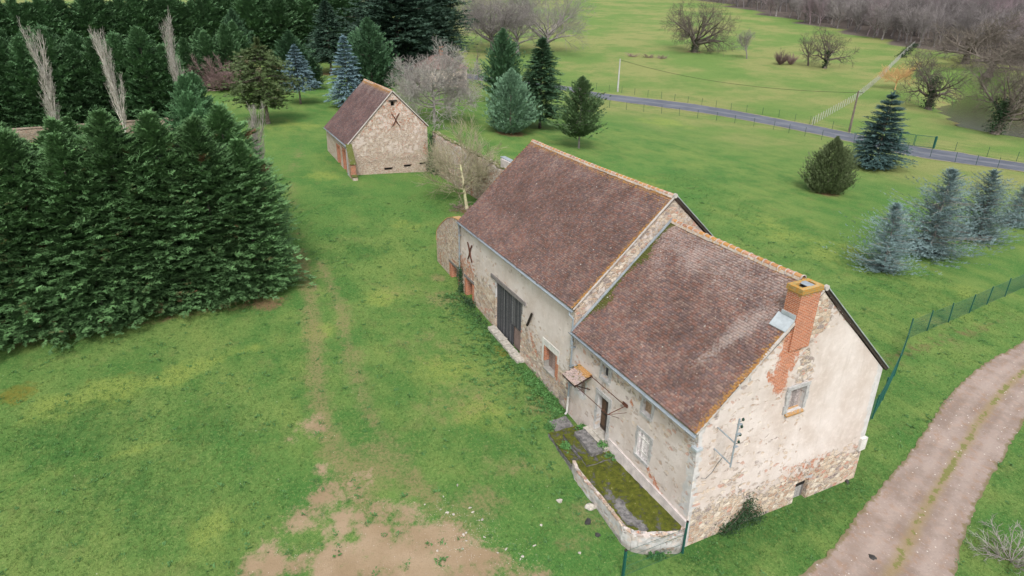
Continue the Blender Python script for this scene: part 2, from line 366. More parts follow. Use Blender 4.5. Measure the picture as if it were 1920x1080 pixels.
def crown_mesh(name, mat, H, prof, K, ns, slen, rng, z0=0.3, e0=0.15, curve=-0.25, nl=5, whorl=0, droop=0.15, width=0.34,
               inner=0.25, top=0.0, rough=0.25, roll=0.5, lean=None, sq=None, thin=0.0, lw=0.30, spread=0.9, tz=None):
    """prof(t) -> crown radius at height fraction t; K branches with ns sprays each"""
    t = np.sort(rng.random(K)) if not whorl else np.clip((np.floor(rng.random(K)*whorl)+rng.normal(0.5, 0.13, K))/whorl, 0, 1)
    if tz: t = t**tz
    az = rng.random(K)*2*np.pi
    rad = np.array([prof(x) for x in t])
    lob = 1+rough*(0.5*np.sin(az*3+t*9+rng.random()*6)+0.5*np.sin(az*5-t*17))  # uneven outline
    rad = rad*lob*rng.uniform(1-rough, 1+rough*0.6, K)
    if thin: rad = np.where(rng.random(K) < thin, rad*0.5, rad)
    z = z0+t*(H-z0)
    h = np.stack([np.cos(az), np.sin(az), np.zeros(K)], 1)
    s = np.tile(np.linspace(inner, 1, ns), (K, 1))+rng.uniform(-0.06, 0.06, (K, ns))
    e = e0+0.9*np.maximum(t-0.75, 0)*4*0.5 if top == 0 else e0+top*t
    zz = z[:, None]+rad[:, None]*((s-0.85)*np.tan(e)[:, None]+curve*(s**2-0.7))
    zz = np.maximum(zz, 0.12+0.25*rng.random((K, ns)))
    P = h[:, None]*rad[:, None, None]*s[..., None]; P[..., 2] = zz
    P[..., :2] += rng.normal(0, 0.06*slen/0.5, (K, ns, 2))
    if lean is not None: P[..., 0] += lean[0]*P[..., 2]; P[..., 1] += lean[1]*P[..., 2]
    sg = np.where((np.arange(ns) % 2)[None] == 0, 1, -1)*rng.uniform(0.1, spread, (K, ns))
    sg[:, -1] *= 0.2
    ca, sa = np.cos(sg), np.sin(sg)
    D = np.stack([h[:, None, 0]*ca-h[:, None, 1]*sa, h[:, None, 0]*sa+h[:, None, 1]*ca, (np.tan(e)[:, None]+2*curve*s)+rng.normal(0, 0.12, (K, ns))], -1)
    L = slen*rng.uniform(0.7, 1.25, (K, ns))*(0.75+0.4*(1-s))*(0.6+0.4*np.minimum(1, rad[:, None]/(rad.max()*0.5)))
    ti = np.clip(np.repeat(rng.random(K), ns).reshape(K, ns)*0.6+rng.random((K, ns))*0.4, 0, 1)
    V, F, a, b = sprays(P.reshape(-1, 3), D.reshape(-1, 3), L.ravel(), nl, rng, width, droop, lw, roll, ti.ravel())
    # the very top: an upright leader
    nt_ = 14; zt = np.linspace(H*0.93, H, nt_); Pt = np.stack([rng.normal(0, 0.03, nt_), rng.normal(0, 0.03, nt_), zt], 1)
    if lean is not None: Pt[:, 0] += lean[0]*zt; Pt[:, 1] += lean[1]*zt
    Dt = np.stack([rng.normal(0, 0.5, nt_), rng.normal(0, 0.5, nt_), np.ones(nt_)], 1)
    V2, F2, a2, b2 = sprays(Pt, Dt, np.full(nt_, slen*0.8), nl, rng, width, 0, lw)
    V = np.r_[V, V2]; F = np.r_[F, F2+len(F)*3]; a = np.r_[a, a2]; b = np.r_[b, b2]
    return mesh(name, V, F, mat, point_attr={'tint': a, 'tip': b}), list(zip(P[:, -1], z))

def trunk_mesh(name, mat, H, r, ends=None, nb=40, lean=(0, 0), flare=1.3):
    m = MB()
    m.tube([(lean[0]*z, lean[1]*z, z) for z in np.linspace(-0.4, H, 9)], [r*(flare if i == 0 else 1)*(1-0.93*i/8) for i in range(9)], 8)
    if ends:
        idx = RNG.choice(len(ends), min(nb, len(ends)), replace=False)
        for i in idx:
            e, z = ends[i]; e = Vector(e); b = Vector((lean[0]*z, lean[1]*z, z*0.98)); e = b.lerp(e, 0.85)
            m.tube([b, b.lerp(e, 0.5)+Vector((0, 0, 0.02)), e], [max(0.02, r*0.28), max(0.015, r*0.18), 0.008], 4, cap=False)
    me = mesh(name, m.v, m.f, mat, smooth=True); return me

PROTO = {}
def conifer(key, crown_mat, bark_mat, H, prof, K, ns, slen, r=0.16, nb=60, seed=1, lean=(0, 0), **kw):
    rng = np.random.default_rng(seed)
    cm, ends = crown_mesh('crown', crown_mat, H, prof, K, ns, slen, rng, lean=lean, **kw)
    PROTO[key] = (cm, trunk_mesh('trunk', bark_mat, H*0.93, r, ends, nb, lean), H)

# bare branching trees ------------------------------------------------
def branching(seed, H, trunk_h, r0, levels, up=0.15, wig=0.18, minr=0.012, crown=None, split=5, lean=(0, 0), e_first=0.7, droop=0.0, sides=4):
    """levels: list of (children, length factor, angle) ; returns MB"""
    rnd = random.Random(seed); m = MB()
    def grow(p, d, L, r, lv, r_end, nseg):
        pts = [p]; rs = [r]; dirs = [d]
        for i in range(nseg):
            w_ = wig*(0.5 if lv == 0 else 1)
            d = (d+Vector((rnd.gauss(0, w_), rnd.gauss(0, w_), rnd.gauss(0, w_*0.7)+(up if lv else 0.05)*(1 if lv < len(levels) else 0.5)-droop*lv*0.06))).normalized()
            p = p+d*(L/nseg); pts.append(p); rs.append(r+(r_end-r)*(i+1)/nseg); dirs.append(d)
        if lv == 0: rs[0] *= 1.5; rs[1] *= 1.05
        m.tube(pts, rs, 8 if lv == 0 else (5 if lv == 1 else (4 if lv == 2 and sides > 3 else 3)), cap=False)
        if lv >= len(levels): return
        n, lf, ang = levels[lv]
        n = max(1, int(n*rnd.uniform(0.8, 1.25)+0.5))
        a0 = rnd.uniform(0, 6.28)
        for k in range(n):
            s0 = e_first if lv == 0 else 0.22
            s = s0+(1-s0)*((k+rnd.uniform(0.2, 0.9))/n); s = min(s, 0.99)
            x = s*nseg; i = int(x); fr = x-i; q = pts[i].lerp(pts[i+1], fr); rr = rs[i]+(rs[i+1]-rs[i])*fr; dd = dirs[i+1]
            ax = dd.orthogonal().normalized(); a = a0+k*2.4+rnd.uniform(-0.5, 0.5)
            sd_ = (ax*math.cos(a)+dd.cross(ax)*math.sin(a)); g = ang*rnd.uniform(0.7, 1.25)
            nd = (dd*math.cos(g)+sd_*math.sin(g)).normalized()
            ll = L0*lf*rnd.uniform(0.65, 1.2)*(1.1-0.45*s if lv else 1.0)
            grow(q, nd, ll, max(minr, rr*(0.66 if lv else 0.62)), lv+1, minr*0.7, 4 if lv < 2 else 3)
        if lv < 2 and lv > 0:
            pass
    L0 = H
    d = Vector((lean[0], lean[1], 1)).normalized()
    grow(Vector((0, 0, -0.4)), d, trunk_h+0.4, r0, 0, r0*0.55, 6)
    return m
def bare(key, mat, seed, H, trunk_h, r0, levels, sc=1.0, **kw):
    """splits limbs (crown) from the trunk tube so that both are parts"""
    m = branching(seed, H, trunk_h, r0, levels, **kw); spread = 1.0
    nt_ = 7*8; ntf = 6*8     # the first tube is the trunk
    z = max(v[2] for v in m.v); k = H/z
    V = np.array(m.v)*np.array([k, k, k])
    tm = mesh('trunk', V[:nt_], m.f[:ntf], mat, smooth=True)
    F = m.f[ntf:]; arr = np.array(F)-nt_
    cm = mesh('crown', V[nt_:], arr, mat, smooth=True)
    PROTO[key] = (cm, tm, H)
def tree(kind, key, pos, label, cat, h=None, group=None, wide=1.0, rz=None, dz=0.0):
    cm, tm, H = PROTO[key]; s = (h/H) if h else 1.0
    o = thing(kind, label, cat, (pos[0], pos[1], g1(*pos)-0.05+dz), random.uniform(0, 6.28) if rz is None else rz, group, (s*wide, s*wide, s))
    link('crown', cm, o); link('trunk', tm, o); return o

def leaf_patch(pts, n, size, rng, mat, name, spread=(0.15, 0.15, 0.15)):
    """leaves around a set of points; returns a mesh"""
    pts = np.asarray(pts, float); P = pts[rng.integers(0, len(pts), n)]+rng.normal(0, 1, (n, 3))*np.array(spread)
    a = nrm(rng.normal(0, 1, (n, 3))+[0, 0, 0.7]); b = nrm(np.cross(a, rng.normal(0, 1, (n, 3)))); s = size*rng.uniform(0.6, 1.3, (n, 1))
    c = np.cross(a, b)
    V = np.stack([P, P+b*s*0.5+c*s*0.35, P+b*s*1.1, P+b*s*0.5-c*s*0.35], 1).reshape(-1, 3)
    F = np.arange(n*4).reshape(-1, 4)
    return mesh(name, V, F, mat, point_attr={'tint': np.repeat(rng.random(n), 4), 'tip': np.tile([0, 0.4, 0.8, 0.4], n)})

# ------------------------------------------------------------ ground
def axis(lo, hi, a, b, fine, g=1.07, mx=14):
    xs = list(np.arange(a, b, fine)); s = fine; x = xs[-1]
    while x < hi: s = min(s*g, mx); x += s; xs.append(x)
    s = fine; x = a; pre = []
    while x > lo: s = min(s*g, mx); x -= s; pre.append(x)
    return np.array(pre[::-1]+xs)
XS = axis(-1100, 90, -50, 12, 0.34); YS = axis(-420, 1000, -32, 45, 0.34)
GX, GY = np.meshgrid(XS, YS, indexing='ij')
GZ = gz(GX, GY)
def blob(mask, c, r, k=1.0, asp=1.0, ang=0.0):
    dx = GX-c[0]; dy = GY-c[1]; ca, sa = math.cos(ang), math.sin(ang)
    u = (dx*ca+dy*sa)/asp; v = -dx*sa+dy*ca
    d = np.sqrt(u*u+v*v)/r; np.maximum(mask, k*np.clip(1.35-d, 0, 1), out=mask)
def path(mask, pts, wdt, k=1.0):
    for (a, b) in zip(pts[:-1], pts[1:]):
        ax, ay = a; bx, by = b; L2_ = (bx-ax)**2+(by-ay)**2+1e-9
        t = np.clip(((GX-ax)*(bx-ax)+(GY-ay)*(by-ay))/L2_, 0, 1)
        d = np.hypot(GX-ax-t*(bx-ax), GY-ay-t*(by-ay))/wdt
        np.maximum(mask, k*np.clip(1.0-d*.75, 0, 1)**.8, out=mask)
earth = np.zeros_like(GX); worn = np.zeros_like(GX); rust = np.zeros_like(GX); lush = np.zeros_like(GX); mossm = np.zeros_like(GX); gravel = np.zeros_like(GX); bright = np.zeros_like(GX); bank = np.zeros_like(GX)
for c, r, k in [((-3.64, -10.97), 2.3, 1), ((-2.25, -8.78), 2.0, 1), ((-4.68, -13.29), 1.7, 1), ((-5.69, -11.71), 1.1, .95), ((-6.90, -10.89), 0.9, .85), ((-8.07, -12.01), 0.8, .8), ((-8.18, -13.40), 0.7, .7), ((-5.62, -14.77), 0.9, .75), ((-1.15, -6.95), 1.2, .8),
                ((-13.80, -12.52), 0.9, .72), ((-12.86, -13.87), 0.6, .66), ((-10.18, -12.75), 0.8, .66), ((-8.73, -11.11), 0.8, .6), ((-4.52, -9.76), 1.3, .9), ((-6.26, -15.90), .5, .6), ((-7.66, -14.07), .8, .7), ((-2.85, -11.56), 4.0, 1)]:
    blob(earth, c, r, k)
path(worn, [(-35.22, -9.53), (-26.91, -10.28), (-20.75, -11.14), (-14.99, -12.00), (-9.89, -12.07), (-6.80, -11.40)], 1.0, .80)
path(worn, [(-32.63, -8.38), (-24.64, -8.61), (-18.22, -9.48), (-12.22, -9.88), (-7.12, -9.08), (-4.04, -8.01)], .9, .70)
path(worn, [(-74.94, -1.93), (-55.39, -6.84), (-43.87, -8.72), (-34.13, -9.52)], 1.4, .42)
for c, r, k in [((-23.53, -1.73), 2.0, .6), ((-5.19, -7.01), 1.8, .7), ((-10.42, -1.15), 1.3, .6), ((-6.98, -4.51), 1.6, .55), ((-2.98, -2.77), 1.6, .6), ((-9.98, -10.51), 2.5, .75), ((-26.80, -0.91), .8, .8), ((-12.22, -5.46), 3.6, .42), ((-7.41, -4.59), 3.0, .45), ((-18.16, -4.85), 3.5, .38), ((-25.99, -3.67), 3.0, .34), ((-1.70, -4.12), 1.5, .5), ((-35.99, -5.51), 2.5, .34), ((-8.59, 31.42), 2.5, .4), ((-6.19, 29.48), 1.5, .4)]: blob(worn, c, r, k)
path(earth, [(-33.99, -9.18), (-26.64, -9.61)], .22, .55); path(earth, [(-33.67, -8.34), (-26.27, -8.67), (-20.73, -9.52)], .22, .5)
for c, r, k in [((-4.04, -8.01), 1.5, 1), ((-5.58, -8.63), 1.0, .8), ((-2.34, -6.83), 1.2, .8), ((-5.88, -14.73), 0.7, .6)]: blob(gravel, c, r, k)
for c, r, k in [((-70.44, 26.95), 2.9, 1), ((-74.13, 34.27), 2.2, .5), ((-61.14, 33.11), 1.0, .5), ((-34.62, 51.65), 2.0, .85), ((-42.51, 71.77), 2.2, .5), ((-82.64, -5.48), 1.3, .8), ((-97.61, 1.53), 1.3, .7), ((-153.12, 134.31), 6, .8), ((-39.85, 7.28), 2.2, .8), ((-15.92, 35.86), .8, .4), ((-16.77, 43.95), 1.3, .4),
                ((-27.21, -13.05), 1.6, .8), ((-156.80, 113.49), 5, .7), ((-158.02, 106.27), 4, .6), ((-145.83, 117.30), 3, .4), ((-122.32, 45.73), 3.0, .7), ((-132.99, 12.96), 3.5, .8), ((-49.14, 30.68), .1, 0), ((-151.31, 117.54), 5, .5), ((-134.21, 138.15), 3, .3)]: blob(rust, c, r, k)
path(rust, [(-27.6, -11.8), (-27.6, -16), (-27.6, -24), (-27.8, -45)], 1.0, .6)
path(lush, [(-9.15, -0.14), (-14.41, -0.08), (-20.03, -0.79), (-22.43, -0.97)], 1.0, .9); path(lush, [(0.66, 0.24), (0.79, 3.18), (0.80, 6.55), (0.40, 10.83)], 1.6, .9)
path(lush, [(-25.15, -27.48), (-26.01, -22.37), (-26.39, -14.82)], 1.4, .5); path(lush, [(-57.42, 14.77), (-46.86, 11.53)], 2.0, .5)
for c, r, k in [((-17.91, -23.14), 5, .6), ((-15.37, -17.22), 3, .6), ((-10.78, -19.67), 3.5, .5), ((-12.65, 1.52), 1.5, .7), ((-13.79, -0.04), 1.2, .8), ((-10.82, 34.93), 5, .5), ((-44.65, 39.70), 9, .5), ((-48.26, -3.09), 3, .7)]: blob(lush, c, r, k)
for c, r, k in [((-22.04, -26.32), 1.7, .7), ((-13.59, 8.14), .1, 0), ((-15.91, -0.79), .8, .8), ((-21.73, -23.17), 1.5, .45), ((-21.95, -21.15), 1.3, .45)]: blob(mossm, c, r, k)
for c, r, k in [((-19.71, -24.20), 1.6, .8), ((-20.40, -21.86), 1.8, .9), ((-20.67, -18.76), 1.6, .7), ((-80.29, -1.70), 5, .5), ((-54.35, -3.97), 2.5, .7), ((-25.02, -5.54), 2.0, .5), ((-15.67, -4.75), 2.5, .5), ((-22.46, -10.47), 1.5, .6), ((-42.07, 29.48), 6, .4), ((-26.66, 34.23), 5, .5), ((-20.72, 35.37), 5, .5), ((-79.33, 63.82), 7, .5), ((-8.36, -17.72), 1.5, .5), ((-10.84, -4.49), 2.0, .6), ((-9.99, 37.08), 4, .4), ((-8.75, 31.02), 1.6, .5), ((-37.85, 0.19), 2.0, .5)]: blob(bright, c, r, k)
path(bright, [(-19.26, -25.28), (-20.21, -22.59), (-20.94, -18.75), (-22.08, -14.36)], .9, .7); path(bright, [(-14.87, -25.54), (-14.90, -21.85), (-15.37, -17.22)], .5, .5)
for c, r, k in [((-12.93, -20.72), 4, .5), ((-10.79, -23.17), 3, .5), ((-11.24, -16.84), 2.5, .4), ((-33.26, -4.44), 3, .5), ((-42.72, 5.06), 3, .5), ((-18.79, -13.61), 1.5, .4), ((-22.20, 2.24), 1.0, .5), ((-42.60, 51.50), 6, .4), ((-2.93, -5.51), 1.0, .4)]: blob(lush, c, r, k)
for c, r, k in [((-5.71, -15.58), .9, .7), ((-5.76, -16.57), .8, .55), ((-1.00, -6.31), 1.0, .6), ((-6.59, -13.06), .7, .7), ((-4.83, -12.39), 1.0, .85), ((-13.71, -13.34), .5, .6), ((-8.55, -13.09), 1.3, .85), ((-9.02, -11.78), .9, .75), ((-7.66, -14.41), 1.1, .8), ((-6.83, -12.55), 1.4, .9), ((-13.39, -12.60), 1.0, .8), ((-6.24, -10.13), 1.2, .85), ((-6.13, -15.92), 1.2, .8), ((-4.15, -8.94), 1.4, .85)]: blob(earth, c, r, k)
path(mossm, [(-18, -.9), (-14, -.9)], .5, .6)
path(bank, [(-6.35, 20.66), (-6.49, 25.20), (-6.50, 28.74), (-6.52, 36.62)], 1.3, .6)
path(bank, [(-3.6, 32), (-1.3, 23), (0.6, 16), (2, 10.5), (3.3, 6), (4.2, 3), (5, 0)], .35, .6)
# ground falls away behind the garden fence towards the track
def lane_d(x, y, pts):
    d = np.full(np.shape(x), 1e9)
    for (a, b) in zip(pts[:-1], pts[1:]):
        ax, ay = a; bx, by = b; t = np.clip(((x-ax)*(bx-ax)+(y-ay)*(by-ay))/((bx-ax)**2+(by-ay)**2), 0, 1)
        d = np.minimum(d, np.hypot(x-ax-t*(bx-ax), y-ay-t*(by-ay)))
    return d
# pond basin
PONDP = [(-72.12, 132.75), (-63.72, 124.53), (-58.67, 118.39), (-53.64, 114.14), (-49.29, 113.06), (-44.22, 113.85), (-37, 117), (-24, 125), (-18, 145), (-30, 172), (-56, 184), (-78, 178), (-84, 162), (-76, 146)]
def inside(px, py, poly):
    r = np.zeros(np.shape(px), bool); n = len(poly)
    for i in range(n):
        x0, y0 = poly[i]; x1, y1 = poly[(i+1) % n]
        c = ((y0 > py) != (y1 > py)) & (px < (x1-x0)*(py-y0)/(y1-y0+1e-12)+x0); r ^= c
    return r
WATER_Z = min(g1(*p) for p in PONDP[:7])-0.25
dd = lane_d(GX, GY, PONDP+[PONDP[0]]); ins = inside(GX, GY, PONDP)
sd_ = np.where(ins, -dd, dd)
GZ = np.where(sd_ < 6, np.minimum(GZ, np.where(sd_ < 0, WATER_Z-0.5, WATER_Z+0.12+(np.clip(sd_, 0, 6)/6)**0.8*np.maximum(GZ-WATER_Z, 0))), GZ)
GZ = np.where(sd_ < -0.5, WATER_Z-1.2, GZ)
bank = np.maximum(bank, np.clip(1.2-np.abs(sd_)/1.4, 0, 1)*0.8)
wood = np.zeros_like(GX)
FL = [(-520, 330), (-266, 256), (-226, 238), (-186, 224), (-150, 210), (-124, 199), (-106, 198), (-92, 188), (-82, 190), (-60, 196), (-36, 188), (-10, 170), (60, 130), (90, 1000), (-1100, 1000), (-1100, 330)]
wd = lane_d(GX, GY, FL+[FL[0]]); wi = inside(GX, GY, FL); wood = np.where(wi, np.clip(0.5+wd/3, 0, 1), np.clip(0.5-wd/3, 0, 1))
nx, ny = len(XS), len(YS)
idx = np.arange(nx*ny).reshape(nx, ny)
F = np.stack([idx[:-1, :-1], idx[1:, :-1], idx[1:, 1:], idx[:-1, 1:]], -1).reshape(-1, 4)
def m_ground():
    n = NT('grassland', 0.95, 0.1)
    P = n.pos()
    a = n.noise(0.055, 5, 0.55); b = n.noise(0.33, 6, 0.62); c = n.noise(1.7, 6, 0.68); d = n.noise(7.5, 5, 0.7); f = n.noise(30, 3, 0.6)
    str_ = n.noise(0.30, 5, 0.6, n.vscale(P, (0.5, 1.6, 1)))
    g = n.mix(n.ss(b, 0.34, 0.64), (0.054, 0.138, 0.030), (0.120, 0.190, 0.048))
    g = n.mix(n.ss(str_, 0.47, 0.70, 0, 0.55), g, (0.165, 0.215, 0.055))
    g = n.mix(n.ss(a, 0.46, 0.60, 0, 0.55), g, (0.052, 0.150, 0.032))
    g = n.mix(n.ss(n.noise(0.75, 5, 0.7), 0.54, 0.68, 0, 0.35), g, (0.135, 0.135, 0.05))
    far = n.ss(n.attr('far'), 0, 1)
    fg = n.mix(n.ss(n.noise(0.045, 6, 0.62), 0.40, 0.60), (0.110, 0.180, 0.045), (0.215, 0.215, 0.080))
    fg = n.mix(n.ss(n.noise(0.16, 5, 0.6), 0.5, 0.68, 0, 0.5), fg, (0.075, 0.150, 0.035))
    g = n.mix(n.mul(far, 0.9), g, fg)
    br = n.ss(n.add(n.attr('bright'), n.add(n.mul(n.add(c, -0.5), 1.0), n.mul(n.add(b, -0.5), 1.2))), 0.22, 0.75)
    g = n.mix(n.mul(br, 0.8), g, (0.20, 0.25, 0.055))
    lu = n.ss(n.add(n.attr('lush'), n.mul(n.add(c, -0.5), 1.2)), 0.35, 0.8)
    g = n.mix(n.mul(lu, 0.75), g, (0.028, 0.098, 0.022))
    g = n.mix(n.ss(c, 0.56, 0.70, 0, 0.45), g, (0.035, 0.085, 0.020))
    g = n.mix(n.ss(d, 0.52, 0.66, 0, 0.5), g, (0.20, 0.25, 0.08))
    g = n.mix(n.ss(d, 0.46, 0.34, 0, 0.7), g, (0.036, 0.078, 0.018))
    g = n.mix(n.ss(f, 0.50, 0.38, 0, 0.45), g, (0.035, 0.07, 0.018))
    g = n.mix(n.ss(f, 0.54, 0.66, 0, 0.3), g, (0.18, 0.23, 0.08))
    wo = n.ss(n.add(n.attr('worn'), n.add(n.mul(n.add(c, -0.5), 1.1), n.mul(n.add(b, -0.5), 1.0))), 0.28, 0.80)
    g = n.mix(n.mul(wo, n.ss(d, 0.30, 0.62, 0.15, 0.95)), g, (0.185, 0.160, 0.075))
    mo = n.ss(n.add(n.attr('moss'), n.mul(n.add(c, -0.5), 0.9)), 0.45, 0.75)
    g = n.mix(n.mul(mo, 0.85), g, n.mix(d, (0.10, 0.10, 0.015), (0.17, 0.15, 0.03)))
    so = n.mix(n.ss(b, 0.35, 0.65), (0.25, 0.175, 0.108), (0.32, 0.235, 0.158))
    so = n.mix(n.ss(d, 0.50, 0.68, 0, 0.45), so, (0.24, 0.17, 0.11))
    em = n.ss(n.add(n.attr('earth'), n.add(n.mul(n.add(n.noise(0.9, 5, .65), -0.5), 1.5), n.add(n.mul(n.add(c, -0.5), 1.0), n.mul(n.add(d, -0.5), 0.8)))), 0.40, 0.92)
    g = n.mix(n.mul(em, 0.95), g, so)
    # pebbles
    v = n.vor(14.0, P); vr = n.sep(v.outputs['Color'])
    pm = n.mul(n.ss(v.outputs['Distance'], 0.24, 0.16), n.ss(n.add(vr[0], n.mul(n.attr('gravel'), 0.5)), 0.92, 0.95))
    pm = n.mul(pm, n.ss(n.add(n.attr('gravel'), n.attr('earth')), 0.25, 0.7))
    g = n.mix(pm, g, n.mix(vr[1], (0.32, 0.28, 0.24), (0.50, 0.45, 0.39)))
    # scattered pale leaves and daisies in the lawn
    v2 = n.vor(2.6, P); r2 = n.sep(v2.outputs['Color'])
    fl = n.mul(n.mul(n.ss(v2.outputs['Distance'], 0.075, 0.05), n.ss(r2[0], 0.80, 0.81)), n.ss(far, 0.3, 0.1))
    g = n.mix(n.mul(fl, 0.6), g, n.mix(n.ss(r2[1], 0.5, 0.6), (0.50, 0.50, 0.38), (0.26, 0.30, 0.12)))
    ru = n.ss(n.add(n.attr('rust'), n.add(n.mul(n.add(c, -0.5), 1.1), n.mul(n.add(d, -0.5), 0.5))), 0.42, 0.78)
    g = n.mix(n.mul(ru, 0.8), g, n.mix(d, (0.10, 0.055, 0.032), (0.23, 0.13, 0.08)))
    bk = n.ss(n.add(n.attr('bank'), n.mul(n.add(c, -0.5), 1.3)), 0.45, 0.8)
    g = n.mix(n.mul(bk, 0.7), g, (0.15, 0.095, 0.055))
    g = n.mix(n.ss(n.attr('wood'), 0.4, 0.6), g, n.mix(n.noise(0.8, 5), (0.07, 0.058, 0.05), (0.14, 0.115, 0.10)))
    n.bump(n.add(n.mul(d, 0.7), n.mul(f, 0.5)), 0.06, 0.9)
    MT['grassland'] = n.out(g)
m_ground()
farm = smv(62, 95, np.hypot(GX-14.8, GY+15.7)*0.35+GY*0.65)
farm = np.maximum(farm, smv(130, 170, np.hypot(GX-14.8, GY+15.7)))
GV = np.stack([GX, GY, GZ], -1).reshape(-1, 3)
gm = mesh('ground', GV, F, 'grassland', point_attr={k: v.ravel() for k, v in dict(earth=earth, worn=worn, rust=rust, lush=lush, moss=mossm, gravel=gravel, bright=bright, bank=bank, wood=wood, far=farm).items()}, smooth=True)
tag(link('ground', gm), None, None, kind='structure')
def surf(x, y):     # height of the built ground mesh, bilinear
    i = min(max(np.searchsorted(XS, x)-1, 0), nx-2); j = min(max(np.searchsorted(YS, y)-1, 0), ny-2)
    u = (x-XS[i])/(XS[i+1]-XS[i]); v = (y-YS[j])/(YS[j+1]-YS[j])
    return float(GZ[i, j]*(1-u)*(1-v)+GZ[i+1, j]*u*(1-v)+GZ[i, j+1]*(1-u)*v+GZ[i+1, j+1]*u*v)

# pond water
def m_water():
    n = NT('pond_water', 0.06, 0.5); n.b.inputs['IOR'].default_value = 1.33
    n.bump(n.noise(1.6, 4, 0.6), 0.10, 0.8); MT['pond_water'] = n.out((0.035, 0.030, 0.022))
m_water()
m = MB(); cx = sum(p[0] for p in PONDP)/len(PONDP); cy = sum(p[1] for p in PONDP)/len(PONDP)
vs = [(cx, cy, WATER_Z)]+[(cx+(p[0]-cx)*1.06, cy+(p[1]-cy)*1.06, WATER_Z) for p in PONDP]
m.addv(vs, [(0, i+1, (i+1) % len(PONDP)+1) for i in range(len(PONDP))])
tag(m.build('pond_water', 'pond_water'), None, None, kind='structure')

# roads: sheets draped over the ground
def resample(pts, step):
    pts = [Vector((p[0], p[1], 0)) for p in pts]; out = []
    # catmull-rom
    P = [pts[0]*2-pts[1]]+pts+[pts[-1]*2-pts[-2]]
    for i in range(1, len(P)-2):
        n_ = max(1, int((P[i+1]-P[i]).length/step))
        for k in range(n_):
            t = k/n_; a, b, c, d = P[i-1], P[i], P[i+1], P[i+2]
            out.append(0.5*((2*b)+(c-a)*t+(2*a-5*b+4*c-d)*t*t+(3*b-a-3*c+d)*t**3))
    out.append(pts[-1]); return out
def road(name, L_, R_, step, nc, mat, lift, jit, crown_h=0.0):
    n_ = max(len(resample(L_, step)), 2)
    def even(pts):
        q = resample(pts, step*0.5); s = [0]
        for a, b in zip(q[:-1], q[1:]): s.append(s[-1]+(b-a).length)
        out = []
        for k in range(n_):
            t = s[-1]*k/(n_-1); i = min(np.searchsorted(s, t, 'right')-1, len(q)-2); f = (t-s[i])/max(s[i+1]-s[i], 1e-6); out.append(q[i].lerp(q[i+1], min(f, 1)))
        return out
    A = even(L_); B = even(R_); V = []; U = []
    for i in range(n_):
        ja = random.uniform(-jit, jit); jb = random.uniform(-jit, jit); w_ = (B[i]-A[i]).length
        for k in range(nc+1):
            t = k/nc; tt = t+(ja*(1-t)+jb*t)/w_; p = A[i].lerp(B[i], tt); V.append((p.x, p.y, surf(p.x, p.y)+lift+crown_h*4*t*(1-t))); U.append(t)
    F_ = [(i*(nc+1)+k, i*(nc+1)+k+1, (i+1)*(nc+1)+k+1, (i+1)*(nc+1)+k) for i in range(n_-1) for k in range(nc)]
    me = mesh(name, V, np.array(F_), mat, point_attr={'across': U}, smooth=True)
    return tag(link(name, me), None, None, kind='structure')
def m_asphalt():
    n = NT('asphalt', 0.8, 0.4); u = n.attr('across'); b = n.noise(0.3, 5, 0.6)
    c = n.mix(n.ss(b, 0.35, 0.65), (0.066, 0.073, 0.094), (0.095, 0.103, 0.126))
    c = n.mix(n.ss(n.M('ABSOLUTE', n.add(u, -0.5)), 0.0, 0.1, 0.35, 0.0), c, (0.20, 0.20, 0.20))
    c = n.mix(n.ss(n.add(n.M('ABSOLUTE', n.add(u, -0.5)), n.mul(n.noise(1.2, 4), 0.12)), 0.49, 0.53), c, (0.22, 0.20, 0.10))
    MT['asphalt'] = n.out(c)
m_asphalt()
